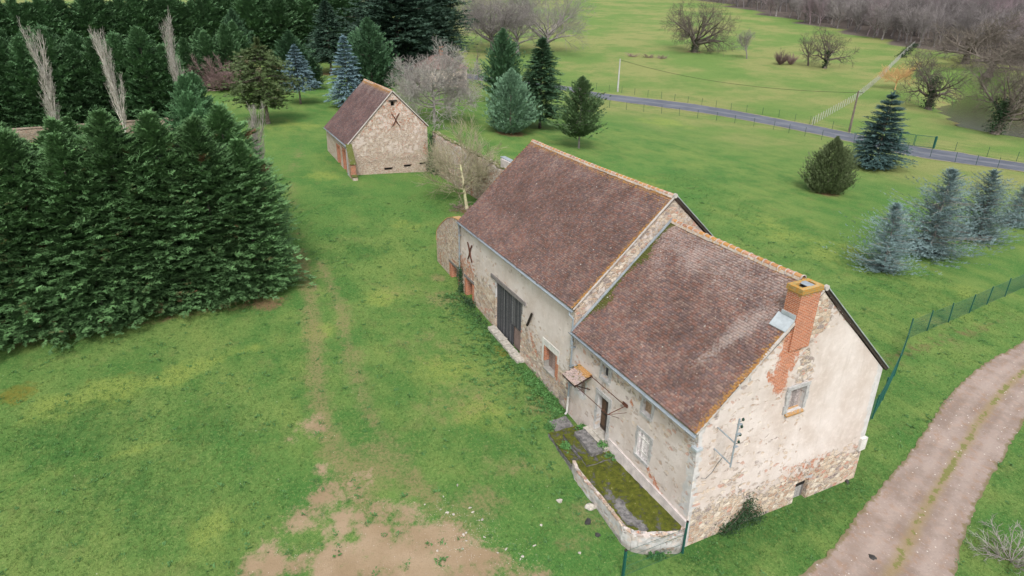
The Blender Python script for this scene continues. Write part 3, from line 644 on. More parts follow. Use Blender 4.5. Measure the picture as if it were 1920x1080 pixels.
def m_track():
    n = NT('dirt_track', 0.95, 0.1); u = n.attr('across'); b = n.noise(0.5, 5, 0.6); c1 = n.noise(2.2, 6, 0.7); d = n.noise(9, 5, 0.7)
    c = n.mix(n.ss(b, 0.35, 0.65), (0.19, 0.145, 0.12), (0.265, 0.21, 0.18))
    c = n.mix(n.ss(c1, 0.48, 0.66, 0, 0.6), c, (0.24, 0.15, 0.10))
    c = n.mix(n.ss(d, 0.55, 0.72, 0, 0.55), c, (0.42, 0.35, 0.31))
    c = n.mix(n.ss(d, 0.42, 0.30, 0, 0.6), c, (0.15, 0.11, 0.09))
    rut = n.ss(n.M('ABSOLUTE', n.add(n.M('ABSOLUTE', n.add(u, -0.53)), -0.24)), 0.10, 0.02); c = n.mix(n.mul(rut, n.ss(c1, .35, .6, .1, .4)), c, (0.34, 0.28, 0.245))
    ctr = n.ss(n.M('ABSOLUTE', n.add(u, -0.53)), 0.12, 0.0)
    c = n.mix(n.mul(ctr, 0.7), c, (0.22, 0.165, 0.085))
    gm_ = n.ss(n.add(n.mul(ctr, 0.55), n.add(n.mul(n.add(c1, -0.5), 1.6), n.mul(n.add(b, -0.5), 1.2))), 0.46, 0.62)
    c = n.mix(n.mul(n.mul(gm_, n.ss(ctr, 0.05, 0.3)), 0.75), c, n.mix(d, (0.07, 0.09, 0.02), (0.17, 0.18, 0.05)))
    ed = n.ss(n.add(n.mul(n.M('ABSOLUTE', n.add(u, -0.5)), 2.0), n.mul(n.add(c1, -0.5), 0.35)), 0.90, 0.97)
    c = n.mix(n.mul(ed, 0.75), c, n.mix(d, (0.10, 0.07, 0.045), (0.16, 0.15, 0.06)))
    v = n.vor(7.0); vr = n.sep(v.outputs['Color'])
    c = n.mix(n.mul(n.ss(v.outputs['Distance'], 0.28, 0.2), n.ss(vr[0], 0.93, 0.94)), c, (0.45, 0.41, 0.37))
    n.bump(n.add(n.mul(d, 0.8), c1), 0.03, 0.9); MT['dirt_track'] = n.out(c)
m_track()
road('asphalt_road', [(-300, -90), (-230, -32), (-178, 10), (-139.20, 51.10), (-124.51, 67.45), (-114.84, 70.48), (-93.62, 82.65), (-70.05, 88.16), (-49.75, 89.70), (-42.57, 92.17), (-34.41, 94.14), (-10, 106), (60, 128)],
     [(-296, -96), (-225, -38), (-169, 3), (-130.24, 47.20), (-118.13, 63.70), (-107.92, 65.97), (-86.85, 76.78), (-64.68, 82.02), (-45.05, 82.74), (-38.31, 85.02), (-31.51, 88.50), (-8, 99), (62, 121)], 1.5, 6, 'asphalt', 0.04, 0.12)
road('dirt_road', [(4, 98), (-2, 80), (-6, 62), (-6.0, 48), (-4.05, 34.71), (-3.48, 29.17), (-2.50, 24.03), (-0.92, 18.93), (0.45, 14.56), (1.74, 9.82), (2.94, 6.05), (3.39, 3.54), (4.4, -0.6), (6.5, -7), (11, -18), (18, -36)],
     [(8, 96), (2, 79), (-2, 61), (-1.9, 47), (-0.6, 37), (-0.3, 31), (1.13, 24.70), (2.47, 20.05), (3.62, 16.09), (4.75, 12.80), (6.02, 9.83), (7.2, 6.6), (9.6, .5), (11.8, -7), (16, -17), (22.5, -34)], 0.25, 14, 'dirt_track', 0.03, 0.07)

# ------------------------------------------------------------ building helpers
def body(name, prism, faces, cutters, attr_fn, mat, parent, grid=0.25, ox=(0, 0, 0)):
    me = bpy.data.meshes.new(name); me.from_pydata(prism, [], faces)
    bm = bmesh.new(); bm.from_mesh(me); bmesh.ops.recalc_face_normals(bm, faces=bm.faces); bm.to_mesh(me); bm.free()
    o = bpy.data.objects.new('tmp', me); C.objects.link(o)
    tmp = []
    for (a, b) in cutters:
        m = MB(); m.box(a, b); cme = bpy.data.meshes.new('cut'); cme.from_pydata(m.v, [], m.f)
        c = bpy.data.objects.new('cut', cme); C.objects.link(c); tmp.append(c)
        md = o.modifiers.new('b', 'BOOLEAN'); md.operation = 'DIFFERENCE'; md.solver = 'EXACT'; md.object = c
    dg = bpy.context.evaluated_depsgraph_get(); ev = o.evaluated_get(dg)
    res = bpy.data.meshes.new_from_object(ev)
    for c in tmp+[o]: bpy.data.objects.remove(c)
    bm = bmesh.new(); bm.from_mesh(res)
    co = [v.co for v in bm.verts]; lo = [min(c[i] for c in co) for i in range(3)]; hi = [max(c[i] for c in co) for i in range(3)]
    lo[2] = max(lo[2], -1.0)
    for ax in range(3):
        x = math.floor(lo[ax]/grid)*grid+0.013
        while x < hi[ax]:
            nn = [0, 0, 0]; nn[ax] = 1; pp = [0, 0, 0]; pp[ax] = x
            bmesh.ops.bisect_plane(bm, geom=bm.verts[:]+bm.edges[:]+bm.faces[:], plane_co=pp, plane_no=nn, dist=1e-4)
            x += grid
    bmesh.ops.triangulate(bm, faces=[f for f in bm.faces if len(f.verts) > 4])
    bm.to_mesh(res); bm.free()
    at = {k: [] for k in ('stone', 'brick', 'grey', 'dirt')}
    for v in res.vertices:
        d = attr_fn(*v.co)
        for k in at: at[k].append(d.get(k, 0.0))
    for k, dat in at.items():
        a = res.attributes.new(k, 'FLOAT', 'POINT'); a.data.foreach_set('value', np.array(dat, np.float32))
    res.name = name; res.materials.clear(); res.materials.append(MT[mat])
    return link(name, res, parent)

def tile_slope(O, U, V, ulen, vlen, colfn, row=0.118, col=0.172, seed=1, wob=0.028, sag=0.0):
    """clay tiles on the plane O + u U + v V; returns arrays V, F, Col, M"""
    rng = np.random.default_rng(seed)
    O, U, V = map(np.array, (O, U, V)); U = U/np.linalg.norm(U); V = V/np.linalg.norm(V); N = np.cross(U, V)
    if N[2] < 0: N = -N
    nr = int(round(vlen/row)); nc = int(round(ulen/col)); rh = vlen/nr; cw = ulen/nc
    I, J = np.meshgrid(np.arange(nr), np.arange(nc), indexing='ij'); I = I.ravel(); J = J.ravel(); n = len(I)
    u0 = J*cw+(I % 2)*cw*0.5+rng.normal(0, 0.004, n); u1 = u0+cw-0.010
    u0 = np.clip(u0, 0, ulen); u1 = np.clip(u1, 0, ulen+0.01)
    v0 = I*rh+rng.normal(0, 0.005, n); v1 = (I+1)*rh+0.02
    j = rng.normal(0, 0.0035, n); tl = rng.normal(0, 0.003, n)
    slip = rng.random(n) < 0.012; v0 = np.where(slip, v0-rng.uniform(.02, .06, n), v0); tl = np.where(slip, tl*5, tl)
    def und(u, v): return -sag*4*(u/ulen)*(1-u/ulen)*(v/vlen)+wob*(np.sin(u*0.9+v*0.35)*0.6+np.sin(u*0.37-v*1.1+1)*0.8+np.sin(u*2.3+2)*0.2)
    def pt(u, v, h): return O+u[:, None]*U+v[:, None]*V+(h+und(u, v))[:, None]*N
    VS = np.stack([pt(u0, v0, 0.0*j), pt(u1, v0, 0.0*j), pt(u0, v0, 0.044+j+tl), pt(u1, v0, 0.044+j-tl), pt(u0, v1, 0.010+0*j), pt(u1, v1, 0.010+0*j)], 1).reshape(-1, 3)
    b = np.arange(n)*6
    Fs = np.stack([np.stack([b+2, b+3, b+5, b+4], 1), np.stack([b, b+1, b+3, b+2], 1)], 1).reshape(-1, 4)
    uc = (u0+u1)/2; vc = v0
    Colr, Mm = colfn(uc, vc, rng, ulen, vlen)
    # sheet below the tiles
    gu = np.linspace(0, ulen, 24); gv = np.linspace(0, vlen, 12); A, B = np.meshgrid(gu, gv, indexing='ij')
    S = pt(A.ravel(), B.ravel(), np.full(A.size, 0.002)); k = len(VS)
    ii = np.arange(24*12).reshape(24, 12); SF = np.stack([ii[:-1, :-1], ii[1:, :-1], ii[1:, 1:], ii[:-1, 1:]], -1).reshape(-1, 4)+k
    S2 = S-N*0.09; SF2 = SF[:, ::-1]+len(S)
    e = lambda idx: idx
    VS = np.r_[VS, S, S2]
    rim = list(ii[:, 0])+list(ii[-1, 1:])+list(ii[::-1, -1][1:])+list(ii[0, ::-1][1:])
    RF = np.array([[k+rim[q], k+rim[q+1], k+len(S)+rim[q+1], k+len(S)+rim[q]] for q in range(len(rim)-1)])
    Fs = np.r_[Fs, SF, SF2, RF]; ne = len(SF)*2+len(RF)
    Colr = np.r_[np.repeat(Colr, 2, 0), np.tile([[0.05, 0.03, 0.025]], (ne, 1))]
    Mm = np.r_[np.repeat(Mm, 2, 0), np.zeros((ne, 3))]
    return VS, Fs, Colr, Mm
PAL = np.array([1.12, 1.16, 1.14])*np.array([(0.160, 0.100, 0.088), (0.142, 0.090, 0.083), (0.178, 0.100, 0.083), (0.128, 0.085, 0.081), (0.185, 0.120, 0.102), (0.168, 0.088, 0.072)])
def join_roof(name, parts, mat, parent):
    V = []; F = []; Cc = []; Mm = []; k = 0
    for (v, f, c, m) in parts: V.append(v); F.append(f+k); k += len(v); Cc.append(c); Mm.append(m)
    me = mesh(name, np.concatenate(V), np.concatenate(F), mat, face_attr={'Col': np.concatenate(Cc), 'M': np.concatenate(Mm)})
    return link(name, me, parent)
def base_col(n, rng, k=1.0):
    c = PAL[rng.integers(0, len(PAL), n)]*rng.uniform(0.86, 1.14, (n, 1))*k
    return c
def ridge_tiles(name, A, B, r, L, parent, style, sag=0.0):
    A = Vector(A); B = Vector(B); n = int((B-A).length/L); m = MB(); Mx = []
    d = (B-A).normalized(); sd_ = Vector((0, 1, 0)); up = Vector((0, 0, 1))
    for i in range(n):
        a = A.lerp(B, i/n); b = A.lerp(B, (i+0.97)/n); t = (i+0.5)/n; z = -sag*4*t*(1-t)+random.uniform(-.008, .008)
        col = random.choice([(0.32, 0.15, 0.09), (0.24, 0.11, 0.07), (0.36, 0.19, 0.12)])
        def ring(p, rr, K=9):
            return [p+sd_*(math.cos(math.pi*q/(K-1)+0)*rr*1.0)+up*(math.sin(math.pi*q/(K-1))*rr*0.95-rr*0.35+z) for q in range(K)]
        R0 = ring(a, r); R1 = ring(b, r*1.04); K = len(R0); k0 = len(m.f)
        m.addv(R0+R1, [(q, q+1, K+q+1, K+q) for q in range(K-1)], col)
        Mx += [(random.uniform(0.35, 0.85), 0.0, 0.6)]*(len(m.f)-k0)
        # raised mortar collar
        k0 = len(m.f); w_ = 0.022 if style == 'fins' else 0.03; h_ = 1.34 if style == 'fins' else 1.16
        c0 = b-d*w_; c1 = b+d*w_
        o0 = ring(c0, r*h_); o1 = ring(c1, r*h_); i0 = ring(c0, r*0.9); i1 = ring(c1, r*0.9)
        fs = []
        for q in range(K-1): fs += [(q, q+1, K+q+1, K+q), (2*K+q, q, q+1, 2*K+q+1)[::-1], (3*K+q, 3*K+q+1, K+q+1, K+q)]
        m.addv(o0+o1+i0+i1, fs, (0.36, 0.33, 0.29) if style == 'fins' else (0.40, 0.35, 0.30))
        Mx += [(random.uniform(0.1, 0.5), 0.0, 0.8)]*(len(m.f)-k0)
    # bedding mortar along both sides
    for s in (-1, 1):
        k0 = len(m.f); pts = []
        for i in range(n+1):
            t = i/n; p = A.lerp(B, t)-up*(sag*4*t*(1-t)); pts.append(p)
        for i in range(n):
            p, q = pts[i], pts[i+1]; w0 = r*random.uniform(1.25, 1.5)
            m.addv([p+sd_*s*r*0.9+up*0.0, q+sd_*s*r*0.9, q+sd_*s*w0-up*(w0*0.95-r*0.25), p+sd_*s*w0-up*(w0*0.95-r*0.25)], [(0, 1, 2, 3) if s > 0 else (3, 2, 1, 0)], (0.38, 0.33, 0.28))
        Mx += [(0.45, 0.0, 0.5)]*(len(m.f)-k0)
    return m.build(name, 'roof_tiles', parent, smooth=False, extra={'M': np.array(Mx, np.float32)})
def planks(x0, x1, z0, z1, y, n, cols, horizontal=False, ax='y', th=0.03, gap=0.008, parent=None, name='door', mat='weathered_wood', ragged=0.0, label=None):
    """boards filling a rectangle; ax gives the axis the face looks along"""
    m = MB(); w_ = (x1-x0)/n
    for i in range(n):
        a = x0+i*w_+gap/2; b = a+w_-gap; t = th+random.uniform(-.005, .005); c = random.choice(cols); k = random.uniform(0.7, 1.3); c = tuple(v*k for v in c)
        zb = z0+random.uniform(0, ragged); zt = z1-random.uniform(0, ragged*0.4)
        if ax == 'y': m.box((a, y, zb), (b, y+t, zt), c)
        else: m.box((y-t, a, zb), (y, b, zt), c)
    return m.build(name, mat, parent, label)
def surround(name, x0, x1, z0, z1, ax, face, wdt, proud, depth, mat, parent, sill=True, top=None, jit=0.0, label=None):
    """dressed stone around an opening: jamb stones, lintel and sill standing slightly proud of the wall"""
    m = MB()
    def bx(a0, a1, b0, b1, pr=0.0):
        c = (0.5, 0.5, 0.5)
        if ax == 'y': m.box((a0, face-proud-pr, b0), (a1, face+depth, b1), c, jit)
        else: m.box((face-depth, a0, b0), (face+proud+pr, a1, b1), c, jit)
    tp = top or wdt
    z = z0; i = 0
    while z < z1-0.05:
        h = min(random.uniform(0.28, 0.45), z1-z); 
        for s in (0, 1):
            ww = wdt*(1.0 if (i+s) % 2 else 1.3)
            if s == 0: bx(x0-ww, x0-0.002, z+0.004, z+h-0.004)
            else: bx(x1+0.002, x1+ww, z+0.004, z+h-0.004)
        z += h; i += 1
    bx(x0-wdt*1.2, x1+wdt*1.2, z1+0.004, z1+tp)
    if sill: bx(x0-wdt*0.8, x1+wdt*0.8, z0-0.14, z0-0.004, 0.05)
    return m.build(name, mat, parent, label)
def gutter(name, A, B, r, parent, mat='zinc'):
    A = Vector(A); B = Vector(B); m = MB(); K = 7; N_ = 10; d = (B-A)/N_
    ring = lambda p, rr: [p+Vector((0, math.cos(math.pi+math.pi*q/(K-1))*rr, math.sin(math.pi+math.pi*q/(K-1))*rr)) for q in range(K)]
    for i in range(N_):
        a = ring(A+d*i, r); b = ring(A+d*(i+1), r); a2 = ring(A+d*i, r*.86); b2 = ring(A+d*(i+1), r*.86)
        m.addv(a+b, [(q, q+1, K+q+1, K+q) for q in range(K-1)]); m.addv(a2+b2, [(q, K+q, K+q+1, q+1) for q in range(K-1)])
        m.addv([a[0], b[0], b2[0], a2[0]], [(0, 1, 2, 3)]); m.addv([a[-1], b[-1], b2[-1], a2[-1]], [(3, 2, 1, 0)])
    m.tube([A+Vector((0, -r, 0)), B+Vector((0, -r, 0))], 0.012, 5)
    return m.build(name, mat, parent, smooth=True)
def strip(m, A, B, w_, h_, up=(0, 0, 1), col=(0.5, 0.5, 0.5)):
    """bar of width w_ (sideways) and height h_ from A to B"""
    A = Vector(A); B = Vector(B); d = (B-A).normalized(); u = Vector(up); s = d.cross(u).normalized(); u = s.cross(d).normalized()
    vs = [A-s*w_/2, B-s*w_/2, B+s*w_/2, A+s*w_/2]; vs = vs+[v+u*h_ for v in vs]
    m.hexa(vs, col)
def seg_d(px, py, a, b):
    t = max(0, min(1, ((px-a[0])*(b[0]-a[0])+(py-a[1])*(b[1]-a[1]))/((b[0]-a[0])**2+(b[1]-a[1])**2))); return math.hypot(px-a[0]-t*(b[0]-a[0]), py-a[1]-t*(b[1]-a[1]))

# ------------------------------------------------------------ farmhouse
HW, HE, HR, HX0 = 11.475, 5.74, 10.95, -9.37
house = thing('farmhouse', 'two-storey stone farmhouse with patchy cream render, brick chimney and mossy tiled roof, nearest the track', 'farmhouse')
def hprism():
    yt0, yt1 = 0.2, HW-0.2; ze = HE+0.2*0.908-0.16; za = HR-0.17; zb = -2.0; k = (2.0+ze)/ze
    xr = -0.06; xl = HX0+0.002
    def bot(x, y, bx, by): return (x+(bx-x)*k, y+(by-y)*k, zb)
    # right gable
    A = (xr, yt0, ze); B = (xr, HW/2, za); D = (xr, yt1, ze)
    a = bot(xr, yt0, 0.30, 0.02); d = bot(xr, yt1, 0.14, HW-0.28)
    E_ = (xl, yt0, ze); G_ = (xl, HW/2, za); I_ = (xl, yt1, ze); e = (xl, bot(0, yt0, 0, -0.02)[1], zb); i = (xl, bot(0, yt1, 0, HW-0.1)[1], zb)
    return [A, B, D, d, a, E_, G_, I_, i, e], [(0, 1, 2, 3, 4), (9, 8, 7, 6, 5), (0, 4, 9, 5), (0, 5, 6, 1), (1, 6, 7, 2), (2, 7, 8, 3), (4, 3, 8, 9)]
def hattr(x, y, z):
    d = {}
    gable = x > -0.12 and y > 0.25
    st = 0.0; gr = 0.0; br = 0.0; di = 0.0
    cx_ = abs(x-0.3*(1-z/HE)) if y < 0.5 else abs(y-0.05)
    if (x > -0.9 and y < 0.9):
        dist = min(abs(y-0.1), 9) if x > -0.1 else abs(x)
        dist = max(abs(x)*0 if gable else abs(x+0.05), (y-0.1) if gable else 0)
        gr = max(gr, 1.05-dist/0.55)
    if gable:
        if y > HW-1.1: gr = max(gr, 0.9-(HW-0.3-y)/0.7)
        st = 0.10*(z < 3)+0.42*max(0, min(1, (2.2-z)/1.6))
        if y < 3.2: st += 0.15*max(0, 1-abs(z-3)/2)
        st += 0.35*max(0, 1-abs(y-5.6)/1.1)*(z > 5.8)*(z < 9.6)
        if z > 9.0: st += 0.45
        ez = HE+(y)*0.908 if y < HW/2 else HE+(HW-y)*0.908
        if y < HW/2 and ez-z < 0.55: gr = max(gr, 0.45); st += 0.2
        if z > 2.2 and y > 6.3: st -= 0.25
        # brick scar below the chimney
        dd_ = seg_d(y, z, (4.6, 9.6), (4.35, 6.7)); wd_ = 0.75 if z > 7.5 else 0.5
        br = max(br, 1.25-dd_/wd_)
        br = max(br, 1.1-seg_d(y, z, (3.6, 7.4), (4.3, 6.9))/0.35)
        if z < 2.1 and z > 1.0 and 5.5 < y < 8.5: br = max(br, 0.42)
        if 1.5 < z < 4.5 and abs(y-3.9) < 1.2: di = 0.12
        if z < 0.6: di = 0.22
        for (a, b, c, e_) in ((5.05, 6.0, 5.18, 6.34), (6.62, 7.55, -1, 0.86)):
            dx = max(a-y, y-b, 0); dz = max(c-z, z-e_, 0); gr = max(gr, 1.0-math.hypot(dx, dz)/0.30)
    elif y < 1:
        if z > 3.9: st += 0.12
        if z > 4.9: st += 0.12
        if z < 2.3: st += 0.25*max(0, min(1, (2.3-z)/0.8))
        if x > -5.5 and z < 1.75-0.1*(x+5)*0.3: st -= 0.9; gr = 0.25
        if x < -5.5 and z < 1.6: st -= 0.2; di = 0.15
        br = max(br, 1.0-seg_d(x, z, (-2.55, 2.0), (-1.5, 1.45))/0.22)
        br = max(br, 1.05-math.hypot(x+4.3, z-4.54)/0.28)
        for (a, b, c, e_) in ((-6.70, -6.05, 4.57, 5.27), (-3.46, -2.87, 4.58, 5.27), (-8.6, -7.92, 2.6, 3.4), (-6.72, -5.83, 1.45, 3.57), (-3.48, -2.66, 2.25, 3.57)):
            dx = max(a-x, x-b, 0); dz = max(c-z, z-e_, 0); gr = max(gr, 0.95-math.hypot(dx, dz)/0.32)
        if x < HX0+1.6 and z > 2: gr = max(gr, 0.35)
    d.update(stone=st, grey=gr, brick=br, dirt=di); return d
RC = 0.34
hp, hf = hprism()
body('wall', hp, hf, [((-6.70, -1, 4.57), (-6.05, 0.12+RC, 5.27)), ((-3.46, -1, 4.58), (-2.87, 0.12+RC, 5.27)), ((-8.56, -1, 2.6), (-7.93, 0.12+RC, 3.42)),
                      ((-6.72, -1, 1.42), (-5.83, 0.12+RC, 3.57)), ((-3.48, -1, 2.25), (-2.66, 0.12+0.12, 3.57)), ((-2.78, -1, 0.80), (-2.22, 0.3, 0.99)),
                      ((-0.35, 5.05, 5.18), (1, 6.0, 6.34)), ((-0.15, 6.65, -1.2), (1, 7.55, 0.86)), ((-0.2, 2.4, -1.2), (1, 3.4, 0.32)), ((-0.1, 3.4, 1.32), (1, 3.65, 1.57)), ((0.0, 9.0, 0.25), (1, 9.55, 0.36))],
     hattr, 'house_render', house)
def house_col(back):
    def fn(u, v, rng, ul, vl):
        n = len(u); c = base_col(n, rng, 1.0); x = -u if False else u    # u: 0 at the barn side, ul at the gable
        M_ = np.zeros((n, 3)); top = vl-v; right = ul-u
        M_[:, 0] = np.maximum.reduce([np.clip(0.68-right/1.2, 0, 1), np.clip(0.72-top/1.1, 0, 1), np.clip(0.50-u/0.5, 0, 1)])
        st = np.exp(-((right-2.7+v*0.22)/0.5)**2)*np.clip((6.3-v)/2, 0, 1)*np.clip((v-0.8)/1, 0, 1)   # run-off streak below the chimney
        M_[:, 0] = np.maximum(M_[:, 0], st*0.36)
        M_[:, 0] = np.maximum(M_[:, 0], 0.32*np.clip(1-right/3.0, 0, 1)+0.24*np.clip((v-4.8)/2.6, 0, 1))
        M_[:, 2] = np.clip(0.08+0.55*np.clip((v-2.0)/4.5, 0, 1), 0, 1)+st*0.5
        M_[:, 1] = np.clip(0.88-u/0.55*(0.55+0.25*np.sin(v*2.1)), 0, 1)*np.clip(v/0.8, 0.35, 1)
        M_[:, 1] = np.maximum(M_[:, 1], 0.42*np.clip(1-u/1.7, 0, 1)*np.clip((v-3)/2, 0, 1))
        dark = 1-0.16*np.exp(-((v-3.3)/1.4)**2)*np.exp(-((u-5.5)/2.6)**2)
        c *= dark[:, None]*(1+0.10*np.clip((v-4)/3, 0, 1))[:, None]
        return c, M_
    return fn
sl = math.hypot(HW/2, HR-HE)
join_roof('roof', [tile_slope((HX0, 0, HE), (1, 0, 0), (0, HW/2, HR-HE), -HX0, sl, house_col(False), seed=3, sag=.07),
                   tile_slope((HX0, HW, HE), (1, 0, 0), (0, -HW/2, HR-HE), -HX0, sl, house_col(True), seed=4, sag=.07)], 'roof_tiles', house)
hroof = [o for o in C.objects if o.name.startswith('roof') and o.parent == house][0]
ridge_tiles('ridge_tiles', (HX0+0.1, HW/2, HR+0.03), (-1.1, HW/2, HR+0.03), 0.125, 0.40, hroof, 'fins', .05)
# verge mortar, bargeboard, lead flashing against the barn
m = MB(); ns = Vector((0, -(HR-HE), HW/2)).normalized()
strip(m, (-0.035, 0.05, HE-0.05), (-0.035, HW/2, HR-0.07), 0.10, 0.075, ns); m.build('verge', 'mortar', house)
m = MB(); strip(m, (-0.015, HW+0.02, HE-0.12), (-0.015, HW/2, HR-0.12), 0.05, 0.16, (0, 1, 1)); m.build('bargeboard', 'dark_wood', house)
m = MB(); strip(m, (0.02, HW+0.06, HE+0.03), (0.02, HW/2+0.05, HR+0.02), 0.10, 0.03, (0, 1, 1)); m.build('verge_trim', 'zinc_light', house)
m = MB(); m.tube([(-0.06, HW/2, HR+0.02), (0.06, HW/2, HR+0.02)], 0.12, 10); m.build('ridge_end', 'mortar', house)
m = MB(); strip(m, (HX0+0.05, -0.02, HE+0.03), (HX0+0.05, HW/2, HR+0.06), 0.14, 0.05, ns); m.build('flashing', 'zinc', house)
gutter('gutter', (HX0-0.05, -0.08, HE-0.02), (0.02, -0.08, HE-0.08), 0.085, house)
m = MB()
m.tube([(-9.15, -0.08, HE-0.05), (-9.15, -0.10, HE-0.35), (-9.15, -0.04, HE-0.6), (-9.15, -0.06, 3.7)], 0.05, 8); m.tube([(-9.15, -0.08, HE-0.42), (-9.15, -0.07, HE-0.62)], 0.085, 8)
for z in (4.9, 3.8, 2.6): m.box((-9.22, -0.13, z), (-9.08, 0.14, z+0.035))
m.tube([(-9.15, -0.06, 3.7), (-9.15, -0.09, 1.9)], 0.05, 8)
dp = m.build('downpipe', 'zinc', house, smooth=False)
m = MB(); m.tube([(-9.15, -0.09, 1.95), (-9.15, -0.12, 0.95), (-9.17, -0.2, 0.82)], 0.058, 8); m.build('pipe_foot', 'white_paint', dp, label='pale cast iron foot of the downpipe')
# chimney
CZ = 11.15
m = MB(); cyA, cyB, cxA, cxB = 4.34, 5.44, -0.66, 0.022
for a, b in (((cxA, cyA, 8.4), (cxB, cyB, CZ-0.22)),): m.box(a, b)
for a, b in (((cxA-0.05, cyA-0.05, CZ-0.218), (cxB+0.05, cyB+0.05, CZ-0.13)), ((cxA-0.02, cyA-0.02, CZ-0.128), (cxB+0.02, cyB+0.02, CZ-0.122))): m.box(a, b)
bm = bmesh.new()
cme = mesh('chimney', m.v, m.f, 'brick'); b2 = bmesh.new(); b2.from_mesh(cme)
for ax in range(3):
    x = [-1.2, 3.5, 8.3][ax]
    while x < [0.2, 5.6, 11.6][ax]:
        nn = [0, 0, 0]; nn[ax] = 1; pp = [0, 0, 0]; pp[ax] = x+0.0131
        bmesh.ops.bisect_plane(b2, geom=b2.verts[:]+b2.edges[:]+b2.faces[:], plane_co=pp, plane_no=nn, dist=1e-4); x += 0.15
b2.to_mesh(cme); b2.free(); bm.free()
a = cme.attributes.new('lichen', 'FLOAT', 'POINT'); a.data.foreach_set('value', np.array([max(0.0, min(0.60, 0.60-(CZ-0.2-v.co.z)/0.9)) + (0.2 if v.co.z > CZ-0.24 else 0) for v in cme.vertices], np.float32))
chim = link('chimney', cme, house)
m = MB(); t_ = 0.15; z0, z1 = CZ-0.12, CZ
m.box((cxA-0.045, cyA-0.045, z0), (cxB+0.045, cyA+t_, z1)); m.box((cxA-0.045, cyB-t_, z0), (cxB+0.045, cyB+0.045, z1)); m.box((cxA-0.045, cyA+t_+.002, z0), (cxA+t_, cyB-t_-.002, z1)); m.box((cxB-t_, cyA+t_+.002, z0), (cxB+0.045, cyB-t_-.002, z1))
me = mesh('chimney_cap', m.v, m.f, 'brick', point_attr={'lichen': [0.8]*len(m.v)}); link('chimney_cap', me, chim, 'brick rim of the chimney under yellow lichen')
m = MB(); m.box((cxA+t_+.01, cyA+t_+.01, CZ-0.118), (cxB-t_-.01, cyB-t_-.01, CZ-0.112)); m.build('flue', 'dark_void', chim)
m = MB(); m.hexa([(-.56, 4.8, CZ-.03), (-.10, 4.8, CZ-.03), (-.10, 5.12, CZ+.0), (-.56, 5.12, CZ+.0), (-.56, 4.8, CZ-.01), (-.10, 4.8, CZ-.01), (-.10, 5.12, CZ+.02), (-.56, 5.12, CZ+.02)]); m.build('flue_slab', 'zinc', chim)
m = MB(); yy = 4.34; zf = HE+yy*0.908
m.hexa([(-0.86, yy-0.42, zf-0.42*.908+.05), (-0.03, yy-0.42, zf-0.42*.908+.05), (-0.03, yy-.003, zf+.07), (-0.86, yy-.003, zf+.07), (-0.86, yy-0.42, zf-0.42*.908+.07), (-0.03, yy-0.42, zf-0.42*.908+.07), (-0.03, yy-.003, zf+.16), (-0.86, yy-.003, zf+.16)])
m.box((-0.70, yy-.04, zf+.165), (-0.02, yy-.004, zf+.33)); m.build('flashing', 'zinc_light', chim, 'zinc apron at the foot of the chimney')
# openings of the front
surround('window_surround', -6.70, -6.05, 4.57, 5.27, 'y', 0.13, 0.12, 0.005, 0.10, 'granite', house)
surround('window_surround', -3.46, -2.87, 4.58, 5.27, 'y', 0.13, 0.12, 0.005, 0.10, 'granite', house)
surround('door_surround', -6.72, -5.83, 1.46, 3.57, 'y', 0.075, 0.17, 0.02, 0.10, 'granite', house, sill=False, top=0.22)
surround('window_surround', -3.48, -2.66, 2.25, 3.57, 'y', 0.09, 0.14, 0.006, 0.06, 'granite', house)
def small_window(x0, x1, z0, z1, y, lab=None):
    w_ = planks(x0+.002, x1-.002, z0+.002, z1-.002, y, 1, [(0.30, 0.28, 0.25)], parent=house, name='window', mat='weathered_wood', gap=0, th=.02, label=lab)
    return w_
def casement(x0, x1, z0, z1, y, mullion=True):
    m = MB(); g_ = (0.38, 0.36, 0.33)
    m.box((x0+.003, y, z0+.003), (x0+.06, y+.05, z1-.003), g_); m.box((x1-.06, y, z0+.003), (x1-.003, y+.05, z1-.003), g_)
    m.box((x0+.062, y, z0+.003), (x1-.062, y+.05, z0+.06), g_); m.box((x0+.062, y, z1-.06), (x1-.062, y+.05, z1-.003), g_)
    if mullion: m.box(((x0+x1)/2-.03, y-.003, z0+.062), ((x0+x1)/2+.03, y+.047, z1-.062), g_)
    w_ = m.build('window', 'weathered_wood', house)
    m = MB(); m.box((x0+.005, y+.03, z0+.005), (x1-.005, y+.04, z1-.005)); m.build('pane', 'glass_dark', w_); return w_
casement(-6.70, -6.05, 4.57, 5.27, 0.33)
planks(-3.455, -2.875, 4.59, 5.26, 0.30, 3, [(0.22, 0.15, 0.10), (0.26, 0.18, 0.12)], parent=house, name='shutter', label='brown board shutter of the attic window')
planks(-8.555, -7.935, 2.61, 3.41, 0.30, 3, [(0.24, 0.17, 0.13), (0.20, 0.15, 0.12)], parent=house, name='shutter', label='brown board shutter under the little tiled canopy')
dr = planks(-6.71, -5.84, 1.50, 3.56, 0.34, 5, [(0.11, 0.065, 0.04), (0.06, 0.045, 0.038), (0.16, 0.11, 0.08)], parent=house, name='door', label='weathered brown plank door at the top of the steps')
for z in (1.6, 2.4, 3.2):
    m = MB(); m.box((-6.71, .32, z), (-5.84, .339, z+.08)); m.build('ledge', 'dark_wood', dr)
m = MB(); m.tube([(-5.95, .31, 2.45), (-5.95, .27, 2.45), (-6.05, .27, 2.45)], .012, 6); m.build('door_handle', 'dark_iron', dr)
sh = planks(-3.46, -2.68, 2.27, 3.55, 0.13, 6, [(0.56, 0.50, 0.50), (0.50, 0.45, 0.44), (0.60, 0.55, 0.54)], parent=house, name='shutter', label='faded pink-white closed board shutters', ragged=0.03)
m = MB()
